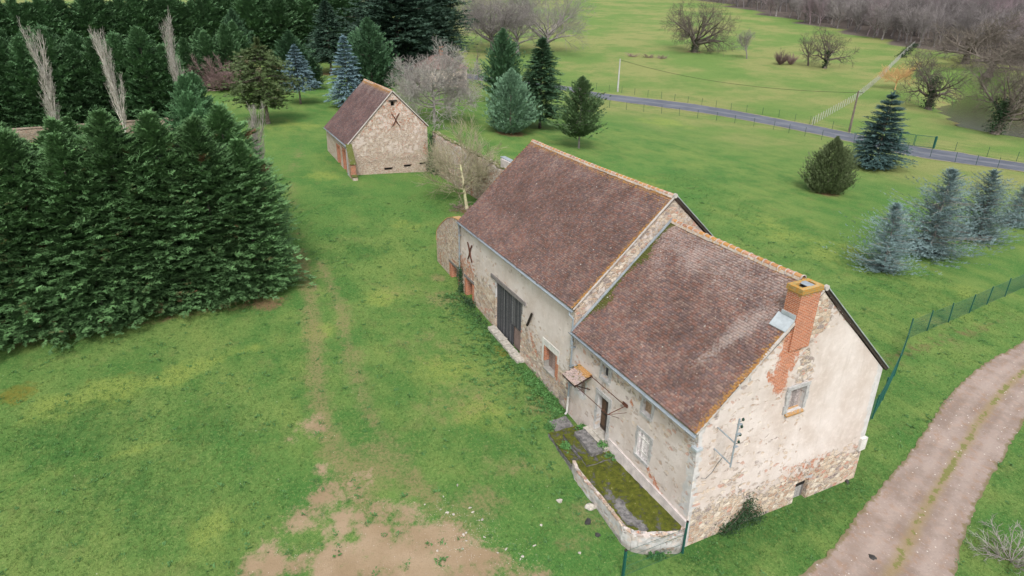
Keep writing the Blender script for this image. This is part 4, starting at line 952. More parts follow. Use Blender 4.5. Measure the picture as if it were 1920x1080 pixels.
for z in (2.55, 3.25):
    m = MB(); m.box((-3.44, .112, z), (-2.70, .129, z+.05)); m.build('hinge', 'white_paint', sh)
m = MB(); m.box((-2.77, 0.25, 0.81), (-2.23, 0.28, 0.98)); m.build('vent', 'dark_void', house)
# gable openings
surround('window_surround', 5.05, 6.0, 5.18, 6.34, 'x', 0.0, 0.17, 0.03, 0.10, 'granite', house, sill=False)
gs = planks(5.055, 5.995, 5.2, 6.33, -0.24, 4, [(0.30, 0.26, 0.25), (0.26, 0.225, 0.215), (0.34, 0.30, 0.29)], ax='x', parent=house, name='shutter', label='grey board shutter high in the gable')
m = MB(); m.hexa([(-.3, 5.0, 5.182), (.12, 4.98, 5.04), (.12, 6.06, 5.04), (-.3, 6.0, 5.182), (-.3, 5.0, 5.21), (.13, 4.98, 5.12), (.13, 6.06, 5.12), (-.3, 6.0, 5.21)])
me = mesh('window_sill', m.v, m.f, 'roof_tiles', face_attr={'Col': [(0.3, 0.28, 0.24)]*6, 'M': [(0.62, 0.3, 0.3)]*6}); link('window_sill', me, house, 'window sill under orange lichen')
surround('door_surround', 6.65, 7.55, -0.9, 0.86, 'x', 0.16, 0.18, 0.02, 0.12, 'granite', house, sill=False)
gd = planks(6.66, 7.54, -0.9, 0.84, 0.0, 6, [(0.30, 0.29, 0.28), (0.22, 0.21, 0.2), (0.10, 0.09, 0.085)], ax='x', parent=house, name='door', label='weathered grey cellar door at the foot of the gable', ragged=0.05)
m = MB(); m.box((0.002, 6.67, 0.42), (0.02, 7.53, 0.84)); m.build('door_gap', 'dark_void', gd)
m = MB(); m.box((-0.17, 2.41, -0.9), (-0.15, 3.39, 0.31)); m.build('cellar_opening', 'dark_void', house)
m = MB(); m.box((0.10, 2.28, 0.325), (0.23, 3.55, 0.47)); m.build('lintel', 'granite', house)
m = MB(); m.box((-0.08, 3.41, 1.33), (-0.07, 3.64, 1.56)); m.build('vent', 'dark_void', house); m = MB(); m.box((0.02, 9.01, .26), (0.03, 9.54, .35)); m.build('vent', 'dark_void', house)
# electric bracket on the gable
m = MB(); bx_ = 1.04
m.tube([(bx_, 1.0, 4.55), (bx_, 1.0, 6.85)], 0.035, 6)
for z in (5.72, 4.68): m.tube([(0.0, 1.1, z), (bx_+.03, 0.99, z)], 0.03, 6)
for z in (6.55, 6.1, 5.5): m.box((bx_-.05, .97, z), (bx_+.05, 1.18, z+.03))
br_ = m.build('line_bracket', 'zinc', house)
for z in (6.75, 6.42, 6.05, 5.7):
    m = MB(); m.tube([(bx_, 1.2, z-.06), (bx_, 1.2, z-.02), (bx_, 1.2, z+.02), (bx_, 1.2, z+.07)], [.03, .055, .055, .025], 8); m.tube([(bx_, 1.0, z-.04), (bx_, 1.2, z-.04)], .012, 5); m.build('insulator', 'porcelain', br_)
m = MB(); m.tube([(.55, 1.05, 4.66), (.4, .98, 4.2), (.3, .9, 3.75), (.22, .7, 3.45), (.2, .45, 3.55)], .014, 5); m.build('cable', 'wire', house)
m = MB(); m.box((-.20, .02, 4.93), (.14, .35, 5.02)); m.build('coping_stone', 'zinc_light', house)
m = MB(); m.box((0.0, 10.85, 1.3), (0.22, 11.28, 2.0)); mb = m.build('meter_box', 'white_paint', house)
# vine trellis irons and the little canopy on the front
m = MB()
for a, b, r in (((-7.45, 0.0, 4.21), (-4.45, 0.02, 4.22), .022), ((-4.52, .1, 4.22), (-4.55, -.9, 4.0), .022), ((-4.55, -.9, 4.0), (-7.45, -.80, 3.82), .018), ((-4.47, .1, 3.85), (-4.55, -.9, 3.99), .012), ((-5.0, .1, 3.2), (-4.56, -.88, 3.99), .010)): m.tube([a, b], r, 5)
m.box((-4.75, .03, 4.15), (-4.4, .08, 4.32)); m.build('trellis_rod', 'rust', house)
def can_col(u, v, rng, ul, vl):
    n = len(u); M_ = np.zeros((n, 3)); M_[:, 0] = 0.15+0.75*np.clip((v-.4)/.5, 0, 1); M_[:, 1] = 0.42; M_[:, 2] = 1.0; return base_col(n, rng, 1.5), M_
cn = join_roof('canopy', [tile_slope((-8.62, -.88, 3.84), (1, 0, 0), (0, 1, .36), 1.22, 1.05, can_col, seed=9, wob=.0)], 'roof_tiles', house)
m = MB(); m.tube([(-8.55, .1, 3.3), (-8.55, -.8, 3.8)], .03, 5); m.tube([(-7.5, .1, 3.3), (-7.5, -.8, 3.8)], .03, 5); m.box((-8.6, -.86, 3.72), (-7.42, -.80, 3.80)); m.build('canopy_bracket', 'dark_wood', cn)
# plinth band along the front above the terrace
m = MB(); m.hexa([(-5.45, -.16, .5), (0.34, -.10, -.6), (0.34, .15, -.6), (-5.45, .2, .5), (-5.45, -.02, 1.72), (0.22, -.03, 1.42), (0.22, .15, 1.42), (-5.45, .2, 1.72)])
pm = mesh('plinth', m.v, m.f, 'concrete'); pm.materials.clear(); simple('plinth_render', (0.56, 0.50, 0.47), 0.9, 0.25, 2.2, 0, 0.006); pm.materials.append(MT['plinth_render'])
link('plinth', pm, house)

# ------------------------------------------------------------ barn
BX0, BX1, BW, BE, BR = -24.70, -9.375, 11.54, 6.99, 12.21
barn = thing('barn', 'long stone barn with plum tiled roof and tall black double doors, joined to the farmhouse', 'barn', (0, 0, 0))
def bprism():
    s_ = (BR-BE)/(BW/2); ze = BE+0.2*s_-0.16; za = BR-0.17
    v = []
    for x in (BX1-0.07, BX0+0.06): v += [(x, .2, ze), (x, BW/2, za), (x, BW-.2, ze), (x, BW-.05, -2), (x, -0.05, -2)]
    return v, [(0, 1, 2, 3, 4), (9, 8, 7, 6, 5), (0, 4, 9, 5), (0, 5, 6, 1), (1, 6, 7, 2), (2, 7, 8, 3), (4, 3, 8, 9)]
def battr(x, y, z):
    st = gr = br = di = 0.0
    if x > BX1-0.2: return dict(stone=0.28, grey=0.32 if y < 5.5 else 0.1, brick=0, dirt=0)
    if y < 1:
        t = (x-BX0)/(BX1-BX0); g0 = g1(x, 0)
        st = 0.40*max(0, min(1, (3.6-(z-g0))/2.2)); 
        if x < -19.2: st += 0.22*max(0, min(1, (4.4-z)/1.5))
        if x > -14: st -= 0.08
        if z > 5.2 and x > -21: st -= 0.06
        br = max(br, 0.50*(x < -22)*(3.2 < z < 4.6), 0.9-seg_d(x, z, (-18.4, 5.05), (-17.2, 5.15))/0.22, 0.85-seg_d(x, z, (-13.9, 3.4), (-13.0, 2.4))/0.35)
        di = max(0, 0.55-(z-g0)/1.1)
        for (a, b, c, e_) in ((-18.65, -15.05, 1.1, 4.78),): 
            dx = max(a-x, x-b, 0); dz = max(c-z, z-e_, 0); gr = max(gr, 0.9-math.hypot(dx, dz)/0.42)
        if -15 < x < -12.5 and z < 3.2: gr = max(gr, 0.42)
    return dict(stone=st, grey=gr, brick=br, dirt=di)
bp, bf = bprism()
body('wall', bp, bf, [((-18.65, -1, 0), (-15.05, .45, 4.78)), ((-12.2, -1, 2.15), (-10.75, .45, 3.5)), ((-23.7, -1, 1.0), (-22.3, .75, 3.15))], battr, 'barn_render', barn)
def barn_col(u, v, rng, ul, vl):
    n = len(u); c = base_col(n, rng, 0.94); M_ = np.zeros((n, 3)); top = vl-v; right = ul-u
    M_[:, 0] = np.maximum.reduce([np.clip(0.75-right/0.6, 0, 1), np.clip(0.76-top/1.5, 0, 1)+0.0, np.clip(0.60-u/0.9, 0, 1)*np.clip(0.3+v/5, 0, 1)])
    M_[:, 2] = np.clip(0.05+0.35*np.clip((v-3.5)/3, 0, 1), 0, 1)
    M_[:, 0] = np.maximum(M_[:, 0], 0.30*np.clip((v-4.3)/3, 0, 1)+0.14*np.clip(1-right/6, 0, 1))
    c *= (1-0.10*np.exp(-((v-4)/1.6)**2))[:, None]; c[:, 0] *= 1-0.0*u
    return c, M_
sb = math.hypot(BW/2, BR-BE)
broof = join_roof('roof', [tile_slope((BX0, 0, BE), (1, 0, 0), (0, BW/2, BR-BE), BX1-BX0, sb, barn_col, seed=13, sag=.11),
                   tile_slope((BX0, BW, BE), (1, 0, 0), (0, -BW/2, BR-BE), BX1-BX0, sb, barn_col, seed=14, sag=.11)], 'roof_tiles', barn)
ridge_tiles('ridge_tiles', (BX0+.05, BW/2, BR+.02), (BX1-.05, BW/2, BR+.02), 0.105, 0.36, broof, 'collar', .08)
nb_ = Vector((0, -(BR-BE), BW/2)).normalized()
m = MB(); strip(m, (BX1+.01, 0.05, BE-.04), (BX1+.01, BW/2, BR-.05), 0.08, 0.07, nb_); m.build('verge', 'mortar', barn)
m = MB(); strip(m, (BX1+.005, BW+.02, BE-.10), (BX1+.005, BW/2, BR-.10), 0.05, 0.15, (0, 1, 1)); m.build('bargeboard', 'dark_wood', barn)
m = MB(); strip(m, (BX1+.04, BW+.06, BE+.04), (BX1+.04, BW/2+.05, BR+.03), 0.08, 0.03, (0, 1, 1)); m.build('verge_trim', 'zinc_light', barn)
m = MB(); m.tube([(BX1-.05, BW/2, BR+.02), (BX1+.07, BW/2, BR+.02)], 0.12, 10); m.build('ridge_end', 'mortar', barn)
gutter('gutter', (BX0-.03, -.08, BE+.0), (BX1+.05, -.08, BE-.06), 0.085, barn)
m = MB(); m.tube([(-9.5, -.08, BE-.08), (-9.46, -.12, BE-.3), (-9.3, .02, BE-.5), (-9.28, .0, HE+.12)], .05, 8); m.build('downpipe', 'zinc', barn)
m = MB(); m.tube([(BX0+.22, -.08, BE-.03), (BX0+.22, .0, BE-.35), (BX0+.20, -.02, 3.0)], .05, 8)
for z in (6.0, 4.6, 3.4): m.box((BX0+.14, -.07, z), (BX0+.28, .14, z+.035))
m.build('downpipe', 'zinc', barn)
cols = [(0.050, 0.050, 0.055), (0.075, 0.073, 0.078), (0.035, 0.035, 0.04), (0.11, 0.108, 0.112)]
planks(-18.64, -16.86, 1.22, 4.74, .20, 11, cols, parent=barn, name='door', label='left leaf of weathered black boards', ragged=.05)
rl = planks(-16.84, -15.10, 2.75, 4.74, .20, 11, cols, parent=barn, name='door', label='right leaf of weathered black boards with a brown lower panel', ragged=.03)
planks(-16.84, -16.25, 1.24, 2.74, .20, 4, cols, parent=rl, name='lower_boards')
m = MB(); m.box((-16.22, .25, 1.30), (-15.10, .27, 2.74), (0.17, 0.12, 0.105)); m.build('panel', 'painted_attr', rl)
m = MB(); m.box((-15.09, .12, 1.1), (-14.97, .30, 4.78)); m.box((-18.70, .14, 4.782), (-15.0, .30, 4.86)); m.build('door_frame', 'grey_wood', barn)
m = MB(); m.hexa([(-19.3, .045, 4.87), (-14.5, .05, 4.87), (-14.5, .25, 4.87), (-19.3, .25, 4.87), (-19.35, .06, 5.10), (-14.6, .07, 5.05), (-14.6, .25, 5.05), (-19.35, .25, 5.10)]); m.build('lintel', 'grey_wood', barn, 'long weathered timber lintel above the black doors')
m = MB()
for i in range(9):
    x = -18.7+i*.48; m.box((x, -.48+random.uniform(-.05, .05), g1(x, 0)-.3), (x+.46, .06, g1(x, -.3)+.16+random.uniform(-.03, .04)), jit=.02)
m.build('door_sill', 'pale_stone', barn)
def iron_x(parent, cx_, cz_, w_, h_, y, ax='y'):
    m = MB()
    for s in (-1, 1):
        pts = []
        for k in range(5):
            t = k/4*2-1; u = s*t*(w_/2)*(0.55+0.45*abs(t)); z = cz_+t*h_/2
            pts.append((cx_+u, y-.03, z) if ax == 'y' else (y+.03, cx_+u, z))
        m.tube(pts, [.045, .05, .06, .05, .045], 5)
    return m.build('wall_tie', 'rust', parent)
iron_x(barn, -22.82, 5.32, .75, 1.25, .12)
m = MB(); strip(m, (-13.58, .05, 4.85), (-14.15, .05, 3.80), .10, .10, (0, -1, 0)); m.build('wall_tie', 'dark_iron', barn)
# small window with brick jambs in a white painted band
m = MB(); wy = .085
m.box((-12.40, wy-.012, 3.5), (-10.57, wy+.08, 3.9)); m.box((-12.40, wy-.012, 1.75), (-12.22, wy+.08, 3.5)); m.box((-10.73, wy-.012, 3.05), (-10.57, wy+.08, 3.5)); m.build('window_surround', 'white_paint', barn, 'white painted band around the small barn window')
def brick_box(name, boxes, parent, label=None):
    m = MB()
    for a, b in boxes: m.box(a, b)
    me = mesh(name, m.v, m.f, 'brick', point_attr={'lichen': [0.0]*len(m.v)}); return link(name, me, parent, label)
brick_box('jamb', [((-12.198, .07, 2.55), (-12.06, .44, 3.49))], barn); brick_box('jamb', [((-10.89, .07, 2.16), (-10.752, .44, 3.49)), ((-10.748, .06, 2.02), (-10.60, .16, 3.045))], barn)
m = MB(); m.box((-12.198, .08, 2.152), (-12.06, .44, 2.548)); m.box((-12.05, -.02, 2.06), (-10.90, .44, 2.16)); m.build('window_sill', 'concrete', barn)
planks(-12.055, -10.895, 2.17, 3.48, .36, 3, [(0.22, 0.16, 0.14), (0.19, 0.14, 0.12)], parent=barn, name='shutter', label='brown boarded shutter between brick jambs')
brick_box('jamb', [((-23.69, .03, 1.0), (-23.45, .5, 3.14))], barn); brick_box('jamb', [((-22.295, .035, 1.2), (-22.1, .2, 3.1)), ((-22.5, .09, 1.0), (-22.305, .5, 3.14))], barn)
m = MB(); m.box((-23.85, .04, 3.155), (-22.1, .3, 3.34)); m.build('lintel', 'grey_wood', barn)
m = MB(); m.box((-23.44, .70, 1.0), (-22.51, .74, 3.14)); m.build('doorway', 'dark_void', barn)
planks(-23.2, -22.6, 1.3, 2.3, .45, 4, [(0.2, 0.18, 0.16), (0.26, 0.24, 0.21)], parent=barn, name='gate', ragged=.3, gap=.05)

# broken wall continuing the barn front
rw = thing('broken_wall', 'ruined stone wall stub with curved lichened top and brick-edged doorway beside the barn', 'wall', (-27.2, 0.2, g1(-27.2, 0)))
def wall_poly(pts, y0, y1): # pts: (x, z) outline
    n = len(pts); v = [(x, y0, z) for x, z in pts]+[(x, y1, z) for x, z in pts]
    f = [tuple(range(n)), tuple(range(2*n-1, n-1, -1))]+[(i, i+n, (i+1) % n+n, (i+1) % n) for i in range(n)]; return v, f
v, f = wall_poly([(-29.5, 0), (-29.55, 4.0), (-29.45, 4.7), (-28.9, 5.25), (-28.0, 5.9), (-27.0, 6.5), (-26.0, 6.85), (-24.72, 7.0), (-24.72, 0)], .12, .62)
def rattr(x, y, z): return dict(stone=.15, brick=max(0, .8-seg_d(x, z, (-28.8, 2.0), (-28.7, 3.2))/.4, .8-seg_d(x, z, (-26.2, 3.5), (-25.0, 3.6))/.3), dirt=max(0, .5-(z-1.9)/1.0), grey=max(0, .8-(x+29.5)/.5))
w_ = body('wall', v, f, [((-26.68, -1, 0), (-24.95, 1, 3.15))], rattr, 'rubble', None); w_.parent = rw; w_.matrix_parent_inverse = Matrix.Translation(-rw.location)
def adopt(o, p): o.parent = p; o.matrix_parent_inverse = Matrix.Translation(-p.location); return o
m = MB(); pts = [(-29.55, 4.0), (-29.45, 4.72), (-28.9, 5.27), (-28.0, 5.92), (-27.0, 6.52), (-26.0, 6.87), (-24.8, 7.02)]
for a, b in zip(pts[:-1], pts[1:]): strip(m, (a[0], .37, a[1]), (b[0], .37, b[1]), .56, .06)
me = mesh('coping', m.v, m.f, 'roof_tiles', face_attr={'Col': [(0.34, 0.29, 0.22)]*len(m.f), 'M': [(0.62, 0.25, 0.3)]*len(m.f)}); adopt(link('coping', me), rw)
adopt(brick_box('jamb', [((-26.86, .105, 1.2), (-26.45, .60, 3.14))], None), rw); adopt(brick_box('jamb', [((-25.1, .105, 1.2), (-24.80, .60, 3.14))], None), rw)
m = MB(); m.box((-26.95, .09, 3.155), (-24.75, .64, 3.33)); adopt(m.build('lintel', 'grey_wood'), rw)
adopt(planks(-26.4, -25.2, 1.6, 3.0, .5, 6, [(0.16, 0.14, 0.13), (0.22, 0.2, 0.19)], name='gate', ragged=.35, gap=.06, label='broken weathered board gate'), rw)
# wall from the barn to the outbuilding, moss along the top
yw = thing('yard_wall', 'high rubble yard wall with moss along its top, between the long barn and the small barn', 'wall', (-39, 10, g1(-39, 10)))
m = MB(); N_ = 14; V_ = []; 
def ywp(t): return Vector((-53.2, 8.75, 0)).lerp(Vector((-24.9, 11.35, 0)), t)
prof_ = []
for i in range(57):
    t = i/56; p = ywp(t); zt = g1(p.x, p.y)+4.55+.06*math.sin(i*1.7)+.05*math.sin(i*.6); prof_.append((p, zt))
V_ = []; F_ = []
lev = 14
for i, (p, zt) in enumerate(prof_):
    z0 = g1(p.x, p.y)-.6
    for k in range(lev+1): V_.append((p.x, p.y-.24, z0+(zt-z0)*k/lev))
    for k in range(lev+1): V_.append((p.x, p.y+.24, zt+(z0-zt)*k/lev))
W_ = 2*(lev+1)
for i in range(56):
    for k in range(W_-1): F_.append((i*W_+k, (i+1)*W_+k, (i+1)*W_+k+1, i*W_+k+1))
F_ = [f[::-1] for f in F_]
pa = {'stone': [], 'brick': [], 'grey': [], 'dirt': []}
for x, y, z in V_:
    h = z-g1(x, y); pa['stone'].append(.1+.1*(h < 1.5)); pa['brick'].append(max(0, .95-abs(x+44.2)/.45) if h < 2.6 else 0); pa['grey'].append(.0); pa['dirt'].append(max(0, .55-h/1.5, .42 if x > -37 else .2))
adopt(link('wall', mesh('wall', V_, np.array(F_), 'rubble', point_attr=pa)), yw)
m = MB()
for i in range(56):
    (p, z), (q, z2) = prof_[i], prof_[i+1]; strip(m, (p.x, p.y, z-.02), (q.x, q.y, z2-.02), .56+.06*math.sin(i*2.3), .10+.03*math.sin(i*1.3))
me = mesh('coping', m.v, m.f, 'roof_tiles', face_attr={'Col': [(0.30, 0.26, 0.2)]*len(m.f), 'M': [(0.25, 0.62, 0.6)]*len(m.f)}); adopt(link('coping', me), yw)
m = MB(); m.hexa([(-38.6, 10.0, 6.0), (-36.4, 10.2, 6.0), (-36.4, 11.0, 6.0), (-38.6, 10.8, 6.0), (-38.6, 10.0, 7.62), (-36.4, 10.2, 7.5), (-36.4, 11.0, 7.5), (-38.6, 10.8, 7.62)]); adopt(m.build('pier', 'plinth_render'), yw)
m = MB(); strip(m, (-39.0, 10.4, 7.64), (-36.2, 10.62, 7.5), .5, .08); adopt(m.build('zinc_coping', 'zinc'), yw)

# ------------------------------------------------------------ small barn
SX1, SX0, SY0, SY1, SYR, SE, SR, SE2 = -53.36, -64.9, -1.05, 8.2, 4.3, 6.87, 12.23, 8.33
sbn = thing('small_barn', 'small pale stone barn with a steep tiled roof and rusty iron cross on its gable', 'barn', (0, 0, 0))
v = []
for x in (SX1-.08, SX0+.05): v += [(x, SY0+.2, SE+.02), (x, SYR, SR-.17), (x, SY1-.15, SE2-.04), (x, SY1-.1, 1.0), (x, SY0+.05, 1.0)]
def sattr(x, y, z):
    if x > SX1-.3: return dict(stone=.16+.25*(z < 5.6), brick=max(0, .7-math.hypot(y-4.9, z-10.9)/.5, .75-seg_d(y, z, (7.6, 6.2), (7.9, 5.2))/.6, .44 if 8.6 < z < 11.4 and abs(y-4.3) < .6 else 0, .34 if z > 8 else 0), grey=max(0, .7-abs(z-3.9)/.35*1.0) if z < 4.3 else 0, dirt=.55*max(0, 1-abs(z-4.9)/.9)+(.2 if z < 3.3 else 0))
    return dict(stone=.15, brick=max(0, .9-abs(x+58.3)/1.0 if z < 6.1 else 0)*.5, dirt=max(0, .5-(z-3.3)/.8), grey=0)
body('wall', v, bf, [((-59.1, -2, 2), (-57.75, -.6, 5.75)), ((-56.2, -2, 2), (-54.85, -.6, 5.9)), ((-54.7, -2, 5.1), (-53.9, -.6, 5.65)), ((SX1-.5, 4.05, 10.66), (SX1+1, 4.48, 11.15)),
                     ((SX1-.35, 2.9, 3.82), (SX1+1, 3.8, 4.02)), ((SX1-.35, 5.15, 3.95), (SX1+1, 5.95, 4.15)), ((SX1-.35, 7.0, 4.05), (SX1+1, 7.7, 4.22))], sattr, 'old_barn_stone', sbn, .35)
def sb_col(u, v, rng, ul, vl):
    n = len(u); c = base_col(n, rng, 0.85)*np.array([0.98, 1.0, 1.1]); M_ = np.zeros((n, 3)); top = vl-v
    M_[:, 0] = np.maximum(np.clip(0.58-(ul-u)/0.45, 0, 1), np.clip(0.85-top/1.4, 0, 1)); M_[:, 2] = .1+.5*np.clip((v-4)/3, 0, 1); return c, M_
s1 = math.hypot(SYR-SY0, SR-SE); s2 = math.hypot(SY1-SYR, SR-SE2)
sr = join_roof('roof', [tile_slope((SX0, SY0, SE), (1, 0, 0), (0, SYR-SY0, SR-SE), SX1-SX0, s1, sb_col, seed=23, wob=.03), tile_slope((SX0, SY1, SE2), (1, 0, 0), (0, SYR-SY1, SR-SE2), SX1-SX0, s2, sb_col, seed=24, wob=.03)], 'roof_tiles', sbn)
ridge_tiles('ridge_tiles', (SX0+.05, SYR, SR+.02), (SX1-.05, SYR, SR+.02), .10, .38, sr, 'collar')
m = MB(); strip(m, (SX1+.0, SY0+.05, SE-.04), (SX1+.0, SYR, SR-.06), .10, .09, Vector((0, -(SR-SE), SYR-SY0)).normalized()); strip(m, (SX1, SY1-.03, SE2-.05), (SX1, SYR, SR-.06), .10, .09, (0, 1, 1)); m.build('verge', 'mortar', sbn)
gutter('gutter', (SX0, SY0-.08, SE), (SX1, SY0-.08, SE-.05), .08, sbn)
m = MB(); m.tube([(SX1-.35, SY0-.08, SE-.05), (SX1-.35, SY0+.0, SE-.4), (SX1-.35, SY0-.02, 3.1)], .055, 7); m.build('downpipe', 'zinc_light', sbn)
simple('old_red', (0.30, 0.13, 0.10), .85, .35, 3)
for (a, b, zt) in ((-59.1, -57.75, 5.75), (-56.2, -54.85, 5.9)):
    planks(a+.12, b-.12, 3.1, zt-.1, SY0+.32, 4, [(0.33, 0.19, 0.17), (0.27, 0.15, 0.13)], parent=sbn, name='door', label='faded red plank door')
    brick_box('jamb', [((a+.002, SY0+.10, 2.9), (a+.12, SY0+.44, zt-.002)), ((b-.12, SY0+.10, 2.9), (b-.002, SY0+.44, zt-.002)), ((a-.22, SY0+.115, 2.9), (a-.002, SY0+.25, zt)), ((b+.002, SY0+.115, 2.9), (b+.22, SY0+.25, zt)), ((a-.22, SY0+.11, zt+.003), (b+.22, SY0+.25, zt+.22))], sbn)
m = MB(); m.box((-54.69, SY0+.38, 5.11), (-53.91, SY0+.40, 5.64)); m.build('window', 'dark_void', sbn)
m = MB(); m.box((SX1-.48, 4.06, 10.67), (SX1-.46, 4.47, 11.14)); m.build('loft_opening', 'dark_void', sbn)
m = MB()
for a, b, c in ((2.9, 3.8, 3.82), (5.15, 5.95, 3.95), (7.0, 7.7, 4.05)): m = MB(); m.box((SX1-.34, a+.01, c+.01), (SX1-.33, b-.01, c+.16)); m.build('vent', 'dark_void', sbn)
m = MB()
for a, b, c in ((2.9, 3.8, 4.03), (5.15, 5.95, 4.16), (7.0, 7.7, 4.23)): m = MB(); m.box((SX1-.10, a-.05, c), (SX1-.01, b+.05, c+.06)); m.build('ledge', 'dark_wood', sbn)
m = MB(); m.box((SX1-.1, 3.85, 11.155), (SX1+.02, 4.75, 11.30)); m.build('lintel', 'dark_wood', sbn)
iron_x(sbn, 4.5, 9.2, .85, 1.35, SX1-.05, 'x')
m = MB(); y0, y1 = SY0-.05, SY0+.5
m.addv([(-53.42, y0, 2.4), (-52.1, y0, 2.4), (-52.1, y0, 5.1), (-53.42, y0, 7.0), (-53.42, y1, 2.4), (-52.1, y1, 2.4), (-52.1, y1, 5.1), (-53.42, y1, 7.0)], [(0, 1, 2, 3), (7, 6, 5, 4), (1, 5, 6, 2), (3, 2, 6, 7), (0, 3, 7, 4), (0, 4, 5, 1)])
m.box((-52.098, y0+.02, 2.4), (-51.5, y1-.02, 3.9))
me = mesh('buttress', m.v, m.f, 'rubble', point_attr={'stone': [.1]*16, 'brick': [.0, .75, .75, .0, .0, .75, .75, .0]+[.2]*8, 'grey': [0]*16, 'dirt': [.3]*16}); bt = link('buttress', me, sbn)
m = MB(); strip(m, (-53.42, (y0+y1)/2, 7.0), (-52.05, (y0+y1)/2, 5.07), y1-y0+.08, .08); me = mesh('moss_cap', m.v, m.f, 'roof_tiles', face_attr={'Col': [(0.16, 0.15, 0.11)]*6, 'M': [(0.2, 0.7, 0.3)]*6}); link('moss_cap', me, bt)
m = MB(); strip(m, (-52.1, (y0+y1)/2, 3.9), (-51.45, (y0+y1)/2, 3.85), y1-y0+.06, .1); me = mesh('moss_cap', m.v, m.f, 'roof_tiles', face_attr={'Col': [(0.16, 0.15, 0.11)]*6, 'M': [(0.2, 0.7, 0.3)]*6}); link('moss_cap', me, bt)

# ------------------------------------------------------------ terrace with mossy steps in front of the farmhouse
def m_moss():
    n = NT('mossy_stone', 0.95, 0.1); a = n.noise(0.9, 5, .6); b = n.noise(4.5, 6, .7); c = n.noise(19, 4, .7)
    st = n.mix(n.ss(b, .35, .65), (0.09, 0.085, 0.085), (0.21, 0.20, 0.19))
    ms = n.mix(n.ss(b, .3, .7), (0.034, 0.045, 0.008), (0.100, 0.115, 0.014)); ms = n.mix(n.ss(c, .45, .7, 0, .6), ms, (0.11, 0.085, 0.03))
    k = n.ss(n.add(n.add(n.mul(a, .5), n.mul(b, .8)), n.attr('moss')), .98, 1.10)
    col = n.mix(k, st, ms); col = n.mix(n.ss(n.add(b, n.mul(c, .6)), .98, 1.04, 0, .7), col, (0.40, 0.34, 0.26))
    n.bump(n.add(n.mul(k, .8), c), .04, .9); MT['mossy_stone'] = n.out(col)
m_moss()
ter = thing('stone_terrace', 'low moss-covered stone terrace and steps with a rounded whitewashed end, below the farmhouse front', 'terrace', (0, 0, 0))
def slab(name, outline, z0, z1, mat, parent, mossv, label=None, sub=5, jit=0.015, inset=0.0):
    """thick slab with a fine uneven top; outline is a closed list of (x, y)"""
    bm = bmesh.new(); lo = [bm.verts.new((x, y, z0)) for x, y in outline]; f = bm.faces.new(lo)
    ex = bmesh.ops.extrude_face_region(bm, geom=[f]); top = [g for g in ex['geom'] if isinstance(g, bmesh.types.BMVert)]
    cx_ = sum(v.co.x for v in top)/len(top); cy_ = sum(v.co.y for v in top)/len(top)
    for v in top: v.co.z = z1; v.co.x += (cx_-v.co.x)*inset; v.co.y += (cy_-v.co.y)*inset
    xs = [p[0] for p in outline]; ys = [p[1] for p in outline]
    for ax, (a, b) in enumerate(((min(xs), max(xs)), (min(ys), max(ys)), (z0, z1))):
        st_ = .22 if ax < 2 else .2; x = a+st_*.53
        while x < b:
            nn = [0, 0, 0]; nn[ax] = 1; pp = [0, 0, 0]; pp[ax] = x; bmesh.ops.bisect_plane(bm, geom=bm.verts[:]+bm.edges[:]+bm.faces[:], plane_co=pp, plane_no=nn, dist=1e-4); x += st_
    bmesh.ops.triangulate(bm, faces=[f for f in bm.faces if len(f.verts) > 4]); bmesh.ops.recalc_face_normals(bm, faces=bm.faces)
    rr = random.Random(5)
    for v in bm.verts: v.co += Vector((rr.uniform(-jit, jit), rr.uniform(-jit, jit), rr.uniform(-jit, jit)*.7))
    me = bpy.data.meshes.new(name); bm.to_mesh(me); bm.free()
    a = me.attributes.new('moss', 'FLOAT', 'POINT'); a.data.foreach_set('value', np.array([mossv(v.co.x, v.co.y, v.co.z) for v in me.vertices], np.float32))
    for k, kv in (('stone', .25), ('brick', 0), ('grey', .5), ('dirt', .1)):
        a = me.attributes.new(k, 'FLOAT', 'POINT'); a.data.foreach_set('value', np.full(len(me.vertices), kv, np.float32))
    me.materials.append(MT[mat]); return link(name, me, parent, label)
OUT = [(-5.45, -2.05), (-4.9, -2.24), (-3.6, -2.27), (-1.9, -2.30), (-0.9, -2.36), (-0.42, -2.20), (-0.10, -1.80), (0.20, -1.1), (0.46, -0.42), (0.40, -.05)]
wallo = [(x, y) for x, y in OUT]
inner = [(x-(.20 if x > -.6 else 0), y+.17) for x, y in OUT][::-1]
rwall = slab('retaining_wall', wallo+[(0.05, .0)]+[p for p in inner if p[1] < -.1], -.6, 1.10, 'house_render', ter, lambda x, y, z: 0, jit=.025, inset=.0)
def m_fillattr(o, d):
    for k, v in d.items(): o.data.attributes[k].data.foreach_set('value', np.array([v(*w.co) for w in o.data.vertices], np.float32))
m_fillattr(rwall, {'stone': lambda x, y, z: .1+(.2 if z > 1.0 else 0), 'brick': lambda x, y, z: .30 if z > 1.0 else 0, 'grey': lambda x, y, z: .55, 'dirt': lambda x, y, z: .30+(.4 if z < .45 else 0)+(.25 if z > 1.0 and x < -1.2 else 0)})
inn = [(x-(.17 if x > -.6 else -.02), y+.15) for x, y in OUT[:-1]]+[(0.12, -.12), (0.1, .0), (-5.3, .0)]
slab('paving', inn, .2, 1.06, 'mossy_stone', ter, lambda x, y, z: .52-.6*math.exp(-((y+1.72+.1*math.sin(x*3))/.24)**2-((x+1.5)/1.0)**2)+.08*math.sin(x*5+y*7), jit=.025)
slab('step', [(-8.0, -1.90), (-5.47, -2.10), (-5.25, -1.1), (-5.3, -.02), (-7.9, .0)], .1, .93, 'mossy_stone', ter, lambda x, y, z: .44 if z > .88 else .1, 'lowest mossy step', jit=.03)
